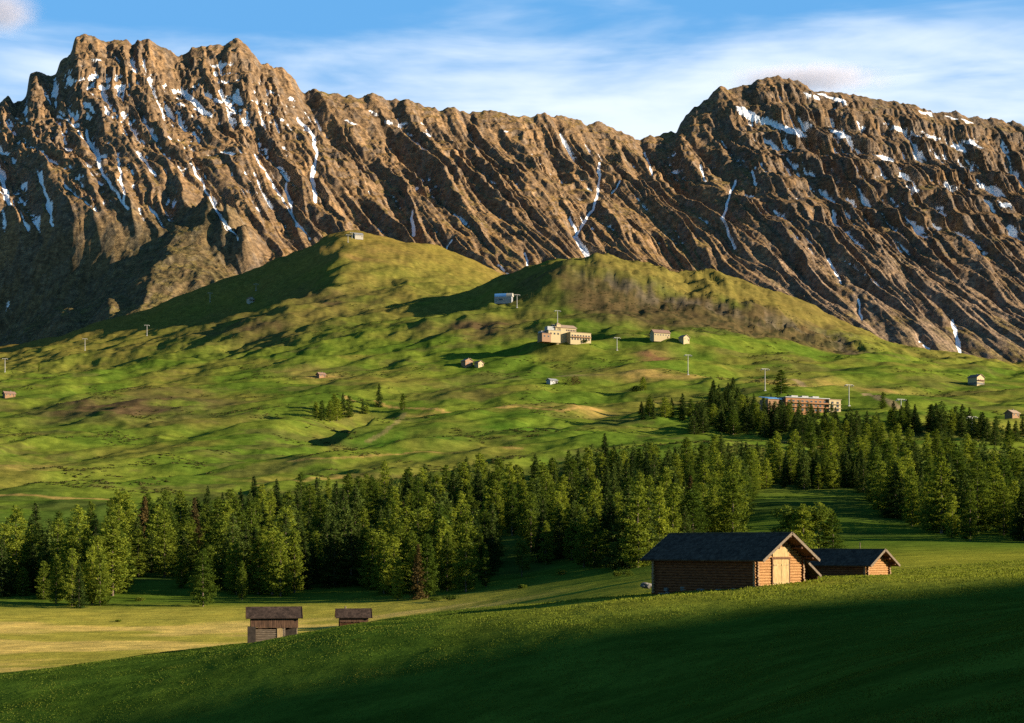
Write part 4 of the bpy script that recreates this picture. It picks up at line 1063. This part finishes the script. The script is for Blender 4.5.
M_STEEL = simple_mat('galvanised steel', (0.20, 0.20, 0.195), (0.28, 0.28, 0.27), (1, 1, 1), 2, 0.5, 0.1)
def glass_mat():
    m, nt, out = new_mat('window glass')
    b = N(nt, 'ShaderNodeBsdfPrincipled'); b.inputs['Base Color'].default_value = (0.02, 0.025, 0.03, 1); b.inputs['Roughness'].default_value = 0.12
    L(nt, b.outputs[0], out.inputs[0]); return m
M_GLASS = glass_mat()

def window(parent, c, w, h, nrm, frame_mat):
    """frame with a pane, on a wall with outward normal along +-x or +-y"""
    fr = MB(); pn = MB(); t = .12
    ax = 0 if nrm[0] else 1
    def bx(mb, du, dz, su, sz, dep, off):
        ctr = [c[0] + nrm[0] * off, c[1] + nrm[1] * off, c[2] + dz]; ctr[1 - ax] += du
        d = [su, su, sz]; d[ax] = dep; d[1 - ax] = su
        mb.box(ctr, d)
    bx(fr, 0, h / 2, w + 2 * t, t, .16, .06); bx(fr, 0, -h / 2, w + 2 * t, t, .2, .08)
    bx(fr, -w / 2 - t / 2, 0, t, h - t, .16, .06); bx(fr, w / 2 + t / 2, 0, t, h - t, .16, .06)
    f = fr.build('window', frame_mat, parent)
    bx(pn, 0, 0, w, h - t, .04, .025); pn.build('pane', M_GLASS, f)

def gable_block(root, c, sx, sy, h, rise, wall, roofm, over=.7, ridge='x', wname='wall', rname='roof'):
    cx, cy, cz = c
    if ridge == 'x':
        poly = [(cy - sy / 2, cz - 4), (cy + sy / 2, cz - 4), (cy + sy / 2, cz + h), (cy, cz + h + rise), (cy - sy / 2, cz + h)]
        w_ = MB().prism(poly, cx - sx / 2, cx + sx / 2).build(wname, wall, root)
        sl = rise / (sy / 2); ye, ze, zr = sy / 2 + over, cz + h - over * sl + .03, cz + h + rise + .03
        r_ = MB(); x0, x1 = cx - sx / 2 - over, cx + sx / 2 + over
        r_.slab((x0, cy - ye, ze), (x1, cy - ye, ze), (x1, cy, zr), (x0, cy, zr), .3); r_.slab((x1, cy + ye, ze), (x0, cy + ye, ze), (x0, cy, zr), (x1, cy, zr), .3)
    else:
        P = [(cx - sx / 2, cz - 4), (cx + sx / 2, cz - 4), (cx + sx / 2, cz + h), (cx, cz + h + rise), (cx - sx / 2, cz + h)]
        n = 5; V = [(x, cy - sy / 2, z) for x, z in P] + [(x, cy + sy / 2, z) for x, z in P]
        w_ = MB().add(V, [tuple(range(5)), tuple(range(5, 10))[::-1]] + [(i, i + 5, (i + 1) % 5 + 5, (i + 1) % 5) for i in range(5)]).build(wname, wall, root)
        sl = rise / (sx / 2); xe, ze, zr = sx / 2 + over, cz + h - over * sl + .03, cz + h + rise + .03
        r_ = MB(); y0, y1 = cy - sy / 2 - over, cy + sy / 2 + over
        r_.slab((cx - xe, y1, ze), (cx - xe, y0, ze), (cx, y0, zr), (cx, y1, zr), .3); r_.slab((cx + xe, y0, ze), (cx + xe, y1, ze), (cx, y1, zr), (cx, y0, zr), .3)
    return w_, r_.build(rname, roofm, root)

def chalet(name, label, px, v, rz, sx, sy, h, rise, wall, roofm, base=None, ridge='x', group='small houses on the pasture', cat='house', chim=True, balcony=False):
    root = empty(name, hit(px, v, 1000), math.radians(rz)); tag(root, label, cat, group)
    w_, r_ = gable_block(root, (0, 0, 0), sx, sy, h, rise, wall, roofm, .8, ridge)
    if base: MB().box((0, 0, .2), (sx + .12, sy + .12, 2.2)).build('base', base, root)
    nx = max(1, int(sx / 3.2))
    for k in range(nx):
        window(root, ((k - (nx - 1) / 2) * sx / nx, -sy / 2, h * .58), 1.0, 1.2, (0, -1), M_WHITE)
    window(root, (sx / 2, -sy * .2, h * .58), 1.0, 1.2, (1, 0), M_WHITE); window(root, (sx / 2, sy * .22, h * .58), 1.0, 1.2, (1, 0), M_WHITE)
    d = MB(); d.box((sx * .36, -sy / 2 - .05, 1.05), (1.0, .1, 2.1)); d.build('door', M_BEAM, root)
    if chim: MB().box((sx * .18, .3, h + rise + .3), (.8, .8, 1.6)).build('chimney', M_STONE, r_)
    if balcony: MB().box((0, -sy / 2 - .7, h * .42), (sx * .9, 1.4, .15)).box((0, -sy / 2 - 1.35, h * .42 + .55), (sx * .9, .1, .9)).build('balcony', M_BEAM, root)
    return root
Z = 38
chalet('chalet', 'white house with red timber upper floor alone on the dark hill flank', 250.5, 303.5, Z, 9, 8, 5.2, 2.6, M_WHITE, M_TERRA, None, 'y', balcony=True)
chalet('timber_hut', 'little wooden hut alone on the pasture above the tree clump', 321, 378, Z, 8, 6, 3.0, 2.0, M_WOODW, M_RTILE, None, 'x', cat='hut')
chalet('timber_hut', 'low hut at the far left edge, dark on one side', 9, 397, Z, 11, 7, 3.2, 2.2, M_WOODW, M_RTILE, None, 'x', cat='hut')
chalet('chalet', 'pinkish left house of the close pair on the pasture below the hotel', 467, 367.5, Z, 10, 8, 4.6, 2.6, M_TERRA, M_RPALE, None, 'y')
chalet('chalet', 'smaller cream right house of the close pair on the pasture', 479, 367, Z, 7, 7, 3.6, 2.2, M_CREAM, M_RTILE, None, 'y')
chalet('chalet', 'long yellow farmhouse with brown roof at the foot of the rocky hill', 660, 341, 22, 20, 10, 6.0, 3.6, M_CREAM, M_RTILE, None, 'x')
chalet('timber_hut', 'small barn with pale roof right of the long yellow farmhouse', 684, 341.5, Z, 9, 8, 4.0, 2.8, M_CREAM, M_RPALE, None, 'y', chim=False, cat='hut')
chalet('chalet', 'chalet with a dark projecting terrace on the right-hand pasture', 976, 385, Z, 12, 11, 6.5, 3.0, M_CREAM, M_RTILE, M_STONE, 'y', balcony=True)
chalet('timber_hut', 'small hut in the shadowed hollow near the right edge', 1012, 418, Z, 9, 7, 3.2, 2.2, M_WOODW, M_RPALE, None, 'x', cat='hut')
chalet('timber_hut', 'low grey hut beside a brown bush below the hotel', 552, 384, Z, 9, 6, 2.6, 1.6, M_RGREY, M_RGREY, None, 'x', chim=False, cat='hut')
# hut on the left summit, blue station in the saddle
chalet('summit_hut', 'white-roofed hut on top of the left hill', 358, 238.5, 24, 14, 11, 4.2, 3.0, M_WHITE, M_RGREY, None, 'x', cat='hut', chim=False)

root = empty('lift_station', hit(506, 303, 1000), math.radians(-12)); tag(root, 'blue and white chairlift station in the shade of the saddle', 'lift station')
MB().box((-3, 0, 2.5), (22, 9, 9)).build('base', M_RGREY, root)
sh = MB(); n = 10
prof_ = [(4.5 * math.cos(math.pi * i / n), 7 + 4.6 * math.sin(math.pi * i / n)) for i in range(n + 1)]
sh.prism(prof_, -14, 1); sh.build('hood', M_BLUE, root)
MB().prism([(y * .98, z + .05) for y, z in prof_], 1.02, 9).build('canopy', M_WHITE, root)
window(root, (-6, -4.5, 3.5), 6, 2, (0, -1), M_STEEL)

def pylon(px, v, h, label, rz=20, arm=7.0):
    root = empty('lift_pylon', hit(px, v, 1000), math.radians(rz)); tag(root, label, 'pylon', 'chairlift pylons on the slopes')
    MB().cyl((0, 0, -2), (0, 0, h), .45, .30, 12).build('mast', M_STEEL, root)
    a = MB(); a.box((0, 0, h), (arm, .4, .38)); a.build('crossarm', M_STEEL, root)
    for s in (-1, 1):
        MB().box((s * arm * .46, 0, h - .75), (.5, 4.2, .5)).cyl((s * arm * .46 - .2, -1.6, h - 1.0), (s * arm * .46 + .2, -1.6, h - 1.0), .45, .45, 8).cyl((s * arm * .46 - .2, 1.6, h - 1.0), (s * arm * .46 + .2, 1.6, h - 1.0), .45, .45, 8).build('sheave', M_STEEL, root)
    MB().box((0, 0, 0.0), (2.0, 2.0, .8)).build('footing', M_RGREY, root)
for px, v, h, lab in [(5, 374, 17, 'steel lift pylon at the left edge of the photo, on the shaded slope'), (85, 351, 17, 'steel lift pylon in the shade between the left edge and the white house'),
    (147, 336, 15, 'faint lift pylon on the dark slope, third from the left edge'), (210, 304, 15, 'faint lift pylon on the dark flank left of the white house'), (256, 291, 11, 'lift pylon behind the white house on the hill flank'),
    (348, 243, 12, 'lift pylon beside the summit hut, slightly downhill'), (352, 240, 9, 'shorter lift pylon touching the summit hut'), (517, 308, 16, 'lift pylon right beside the blue station'), (557.5, 325, 15, 'slim pylon rising behind the big hotel roof'),
    (617, 352, 14, 'lift pylon on the pasture between hotel and yellow farmhouse'), (688, 375, 20, 'tall white pylon below the small barn with pale roof'), (765, 391, 20, 'lift pylon left of the big dark lone tree'),
    (849, 407, 18, 'white pylon right of the long hotel'), (901, 418, 14, 'white pylon at the left end of the tree row on the right'), (972, 436, 13, 'pylon with a platform among treetops at right')]:
    pylon(px, v, h, lab)

# big cream hotel
Y = 343; root = empty('hotel', hit(562, Y, 1000), math.radians(27)); tag(root, 'large cream mountain hotel with stepped wings on the pasture', 'hotel')
w1, r1_ = gable_block(root, (3, 4, 0), 26, 15, 15.0, 3.6, M_CREAM, M_RPALE, 1.0, 'x', 'main_wall', 'main_roof')
w2 = MB().box((17, -6, 2.6), (26, 12, 13.2)).build('front_wing', M_CREAM, root)
MB().box((17, -6, 9.35), (27, 13, .3)).build('terrace_slab', M_RPALE, root)
MB().box((-14, -2, 3.6), (15, 13, 13.2)).build('left_wing', M_CREAM, root); MB().box((-14, -2, 10.4), (16, 14, .4)).build('wing_roof', M_RGREY, root)
MB().box((-14, 1, 13.0), (11, 7, 5)).build('upper_storey', M_RGREY, root)
MB().box((-25, -5, 1.6), (11, 11, 9.2)).build('terracotta_annex', M_TERRA, root); MB().box((-25, -5, 6.35), (12, 12, .3)).build('annex_roof', M_RTILE, root)
MB().box((-23, 1, 8.2), (9, 7, 3.4)).build('attic_block', M_RGREY, root)
tw = MB().box((-6, -1, 9), (5, 5, 18)).build('stair_tower', M_CREAM, root)
MB().add([(-8.8, -3.8, 18), (-3.2, -3.8, 18), (-3.2, 1.8, 18), (-8.8, 1.8, 18), (-6, -1, 20.5)], [(0, 3, 2, 1), (0, 1, 4), (1, 2, 4), (2, 3, 4), (3, 0, 4)]).build('tower_roof', M_RPALE, root)
for k in range(7):
    for z in (2.0, 5.6): window(root, (6.5 + k * 3.5, -12, z), 1.7, 1.9, (0, -1), M_WOODW)
for k in range(6):
    window(root, (5 + k * 2.1 - 1, -3.5, 12.2), 1.1, 1.8, (0, -1), M_WOODW)
for k in range(3):
    window(root, (-18.5 + k * 4.5, -8.5, 6.8), 1.8, 1.8, (0, -1), M_WOODW); window(root, (30, -9.5 + k * 3.4, 5.4), 1.5, 1.8, (1, 0), M_WOODW); window(root, (16, .5 + k * 3.5, 11.8), 1.3, 1.8, (1, 0), M_WOODW)
for k in range(2): window(root, (-27.5 + k * 5, -10.5, 3.2), 1.8, 1.6, (0, -1), M_WHITE)
MB().box((17, -12.9, 3.75), (25, 1.8, .2)).box((17, -13.7, 4.3), (25, .12, 1.0)).build('balcony', M_WOODW, root)

# long hotel in the upper wood
hp = hit(800, 413, 1000); root = empty('long_hotel', hp, math.radians(24)); tag(root, 'long flat-roofed red-brown hotel with cream end among trees', 'hotel')
MB().box((2, 0, 3), (40, 14, 16)).build('main_wall', M_REDWOOD, root); MB().box((2, 0, 11.3), (42, 16, .6)).build('main_roof', M_RGREY, root)
MB().box((27, -2, 2.8), (11, 14, 15.4)).build('cream_wing', M_CREAM, root); MB().box((27, -2, 10.7), (12, 15, .4)).build('wing_roof', M_RPALE, root)
MB().box((-25, 2, 2.0), (15, 12, 15)).build('left_wing', M_WOODW, root); MB().slab((-33, -5, 9.6), (-17, -5, 9.6), (-17, 9, 12), (-33, 9, 12), .4).build('blue_roof', M_BLUE, root)
for x in (-6, 4, 14): MB().box((x, 2, 12.5), (6, 7, 1.8)).build('roof_plant', M_RGREY, root)
for k in range(9):
    for z in (1.8, 5.2, 8.4): window(root, (-15 + k * 4.2, -7, z), 1.9, 1.7, (0, -1), M_CREAM)
for z in (3.9, 7.2): MB().box((2, -7.9, z - .35), (39, 1.8, .2)).box((2, -8.7, z + .15), (39, .1, .9)).build('balcony', M_REDWOOD, root)
for k in range(2):
    for z in (2.4, 5.4, 8.2): window(root, (24.5 + k * 5, -9, z), 1.8, 1.6, (0, -1), M_WOODW)
for z in (3.7, 6.8): MB().box((27, -9.8, z), (11, 1.6, .2)).build('balcony', M_CREAM, root)
# ------------------------------------------------------------------ grass, scrub, shrubs, clouds
def grass_mat():
    m, nt, out = new_mat('grass blades')
    tone = N(nt, 'ShaderNodeAttribute', attribute_name='tone').outputs['Fac']
    pos = N(nt, 'ShaderNodeNewGeometry').outputs['Position']
    n = noise_n(nt, pos, 0.16, 4, 0.6)
    c = mixrgb(nt, 'MIX', tone, (0.038, 0.070, 0.010), (0.130, 0.152, 0.020))
    c = mixrgb(nt, 'MIX', ramp(nt, n, 0.48, 0.72), c, (0.090, 0.105, 0.018))
    d = N(nt, 'ShaderNodeBsdfDiffuse'); t = N(nt, 'ShaderNodeBsdfTranslucent')
    L(nt, c, d.inputs[0]); L(nt, mixrgb(nt, 'MULTIPLY', 1.0, c, (1.3, 1.25, 0.6)), t.inputs[0])
    mx = N(nt, 'ShaderNodeMixShader'); mx.inputs[0].default_value = 0.28
    L(nt, d.outputs[0], mx.inputs[1]); L(nt, t.outputs[0], mx.inputs[2]); L(nt, mx.outputs[0], out.inputs[0]); return m

def ground_many(px, y):
    i = np.clip(np.searchsorted(YS, y) - 1, 0, len(YS) - 2); j = np.clip(np.searchsorted(PXS, px) - 1, 0, len(PXS) - 2)
    a = (y - YS[i]) / (YS[i + 1] - YS[i]); b = (px - PXS[j]) / (PXS[j + 1] - PXS[j])
    return (GZ[i, j] * (1 - b) + GZ[i, j + 1] * b) * (1 - a) + (GZ[i + 1, j] * (1 - b) + GZ[i + 1, j + 1] * b) * a

n = 400000
rg = np.random.default_rng(21)
px = rg.uniform(-40, 1064, n); y = np.exp(rg.uniform(math.log(30), math.log(235), n))
x = (px - CX) / F * y; z = ground_many(px, y)
vv = V0 - z * F / y
dens = fbm(x / 3.2, y / 5, 3, 31) + 0.6 * fbm(x / 14, y / 20, 2, 32)
keep = (vv < 760) & (rg.random(n) < 0.62 + 0.5 * dens)
px, y, x, z, dens = px[keep], y[keep], x[keep], z[keep], dens[keep]; n = len(x)
hgt = rg.uniform(0.05, 0.15, n) * (0.40 + 0.60 * sstep(112, 150, y) * sstep(380, 640, px)) * (1 + 0.55 * dens.clip(-1, 1)) * np.where(rg.random(n) < 0.05, 1.7, 1.0)
wd = np.maximum(0.022, 0.00042 * y) * rg.uniform(.6, 1.3, n)
th = rg.uniform(0, 2 * np.pi, n); la = rg.uniform(0, 2 * np.pi, n); lean = hgt * rg.uniform(0.1, 0.7, n)
B = np.stack([x, y, z - .03], 1); side = np.stack([np.cos(th) * wd, np.sin(th) * wd, 0 * wd], 1)
tip = B + np.stack([np.cos(la) * lean, np.sin(la) * lean, hgt + .03], 1); mid = B + (tip - B) * np.array([.4, .4, .6])
V = np.stack([B - side, B + side, mid + side * .7, tip, mid - side * .7], 1).reshape(-1, 3)
gr = mesh_from('grass', V, np.arange(5 * n).reshape(-1, 5), grass_mat())
add_attr(gr, 'tone', np.repeat((rg.uniform(0, 1, n) * .28 + .62 * sstep(112, 150, y) * sstep(360, 640, px) + .2 * dens).clip(0, 1), 5), False)  # blade tone raised along the rise to paint its sunlit rim
tag(gr, 'lush meadow grass covering the near rise', 'grass', None, 'stuff')

# juniper and alpenrose scrub on the pastures: a low broken cover
M_SCRUB = leaf_mat('scrub leaves', (0.022, 0.034, 0.012), (0.070, 0.070, 0.026), 0.2)
n = 52000
px = rg.uniform(-20, 1044, n); y = np.exp(rg.uniform(math.log(930), math.log(2300), n)); x = (px - CX) / F * y; z = ground_many(px, y)
f = fbm(x / 130, y / 80, 5, 33) + 0.7 * fbm(x / 30, y / 22, 3, 34) + 0.22 * sstep(1750, 1900, y) * (1 - sstep(2080, 2130, y)) * np.exp(-((px - 710) / 140) ** 2)
k = f > 0.52
px, y, x, z = px[k], y[k], x[k], z[k]; n = len(x)
r = rg.uniform(0.6, 1.9, n) * rg.uniform(.6, 1.2, n); q = 16
P = rg.normal(size=(n, q, 3)); P /= np.linalg.norm(P, axis=2, keepdims=True); P[..., 2] = np.abs(P[..., 2]) * .55
P = P * (r[:, None] * rg.uniform(.5, 1.0, (n, q)))[..., None] + np.stack([x, y, z], 1)[:, None, :]
V, Fc = clumps_to_mesh(P.reshape(-1, 3), 0.55, rg)
sc_ = mesh_from('scrub', V, Fc, M_SCRUB); add_attr(sc_, 'tone', np.repeat(np.repeat(rg.uniform(0, 1, n), q), 4), False)
tag(sc_, 'low dark juniper scrub scattered over the pastures', 'scrub', None, 'stuff')
print('grass', len(gr.data.polygons), 'scrub', n)

def shrub(label, pos, r, h, seed, mat, group='shrubs by the wood edge'):
    g_ = np.random.default_rng(seed); nl = 9; pts = []
    for _ in range(nl):
        th = g_.uniform(0, 6.28); d_ = g_.uniform(0, .7) * r; q_ = g_.normal(size=(130, 3)); q_ /= np.linalg.norm(q_, axis=1)[:, None]
        pts.append(np.array([math.cos(th) * d_, math.sin(th) * d_, h * g_.uniform(.3, .6)]) + q_ * np.array([r * .45, r * .45, h * .4]) * g_.uniform(.6, 1, (130, 1)))
    V, Fc = clumps_to_mesh(np.concatenate(pts), 0.17, g_)
    root = empty('shrub', pos); tag(root, label, 'shrub', group)
    o = mesh_from('foliage', V, Fc, mat, root); add_attr(o, 'tone', np.repeat(g_.uniform(0, 1, len(Fc)), 4), False)
    st = MB()
    for k in range(5): st.cyl((0, 0, -.2), (math.cos(k * 1.3) * r * .5, math.sin(k * 1.3) * r * .5, h * .6), .04, .015, 5, False)
    st.build('stem', M_BARK, root)
for (pxx, yy, r, h, lab) in [(627, 430, 2.6, 2.0, 'round grey-green shrub in the grass left of the barn'), (617, 438, 1.8, 1.6, 'small shrub left of the grey-green one near the barn'), (521, 470, 2.4, 1.3, 'low dark shrub on the centre meadow below the wood'),
        (452, 455, 3.2, 1.7, 'wide low bush below the tallest pointed larch'), (436, 462, 2.6, 1.5, 'pale bush just left of the wide one at the wood front'), (562, 505, 2.8, 2.0, 'bush at the foot of the wood left of the pale larch trio'), (140, 500, 2.0, 1.4, 'low bush right of the sunlit clump at the left meadow'), (118, 430, 0.9, 0.6, 'tiny dark tuft alone in the hay meadow')]:
    shrub(lab, spot(pxx, yy), r, h, int(pxx), M_BROAD)
for (pxx, v, r, h, lab, mt) in [(573, 385, 9, 6, 'dark brown bush beside the low grey hut below the hotel', M_RUST), (636, 391, 6, 3.5, 'low dark bush left of the small lone tree on the pasture', M_SPRUCE), (584, 345, 4, 3, 'bush at the right end of the big cream hotel', M_SPRUCE)]:
    P_ = crown_points('broad', h * 1.6, r, np.random.default_rng(int(pxx)), 1500); V, Fc = clumps_to_mesh(P_[0], .45, rg)
    root = empty('shrub', hit(pxx, v, 1000) - Vector((0, 0, h * .35))); tag(root, lab, 'shrub', 'bushes on the pasture')
    o = mesh_from('foliage', V, Fc, mt, root); add_attr(o, 'tone', np.repeat(P_[1], 4), False)
    MB().cyl((0, 0, 0), (0, 0, h), .25, .1, 6).build('stem', M_BARK, root)

# clouds: a cap on the right summit and one drifting in at the top left
def cloud(label, px, v, y, lx, ly, lz, dens_, seed, thr):
    import bmesh
    bm = bmesh.new(); bmesh.ops.create_icosphere(bm, subdivisions=4, radius=1)
    for q in bm.verts:
        k = 1 + .22 * float(perlin(np.array(q.co.x * 2.2 + seed), np.array(q.co.y * 2.2 + q.co.z * 1.7), 7)); q.co *= k; q.co.x *= lx; q.co.y *= ly; q.co.z *= lz
    me = bpy.data.meshes.new('cloud'); bm.to_mesh(me); bm.free()
    m, nt, out = new_mat('cloud vapour')
    tc = N(nt, 'ShaderNodeTexCoord').outputs['Object']
    ns = noise_n(nt, tc, 2.6 / lz / 2, 5, 0.6, 0.4)
    ln = N(nt, 'ShaderNodeVectorMath', operation='LENGTH'); L(nt, mapping(nt, tc, (1 / lx, 1 / ly, 1 / lz)), ln.inputs[0])
    fall = math_n(nt, 'SUBTRACT', 1.0, ramp(nt, ln.outputs['Value'], 0.15, 0.95))
    d = math_n(nt, 'MULTIPLY', ramp(nt, math_n(nt, 'ADD', ns, math_n(nt, 'MULTIPLY', fall, 0.35)), thr, thr + .35), fall)
    pv = N(nt, 'ShaderNodeVolumePrincipled'); pv.inputs['Color'].default_value = (0.80, 0.77, 0.84, 1); pv.inputs['Anisotropy'].default_value = 0.2
    L(nt, math_n(nt, 'MULTIPLY', d, dens_), pv.inputs['Density']); L(nt, pv.outputs[0], out.inputs['Volume'])
    me.materials.append(m)
    o = bpy.data.objects.new('cloud', me); COL.objects.link(o)
    o.location = ((px - CX) / F * y, y, (V0 - v) / F * y); tag(o, label, 'cloud')
    return o
cloud('thin grey-pink cloud cap draped over the right summit', 806, 79, 4960, 380, 170, 60, 0.013, 1.0, 0.47)
cloud('dark grey cloud drifting in at the top left corner', 0, 12, 5600, 190, 150, 110, 0.012, 4.0, 0.46)
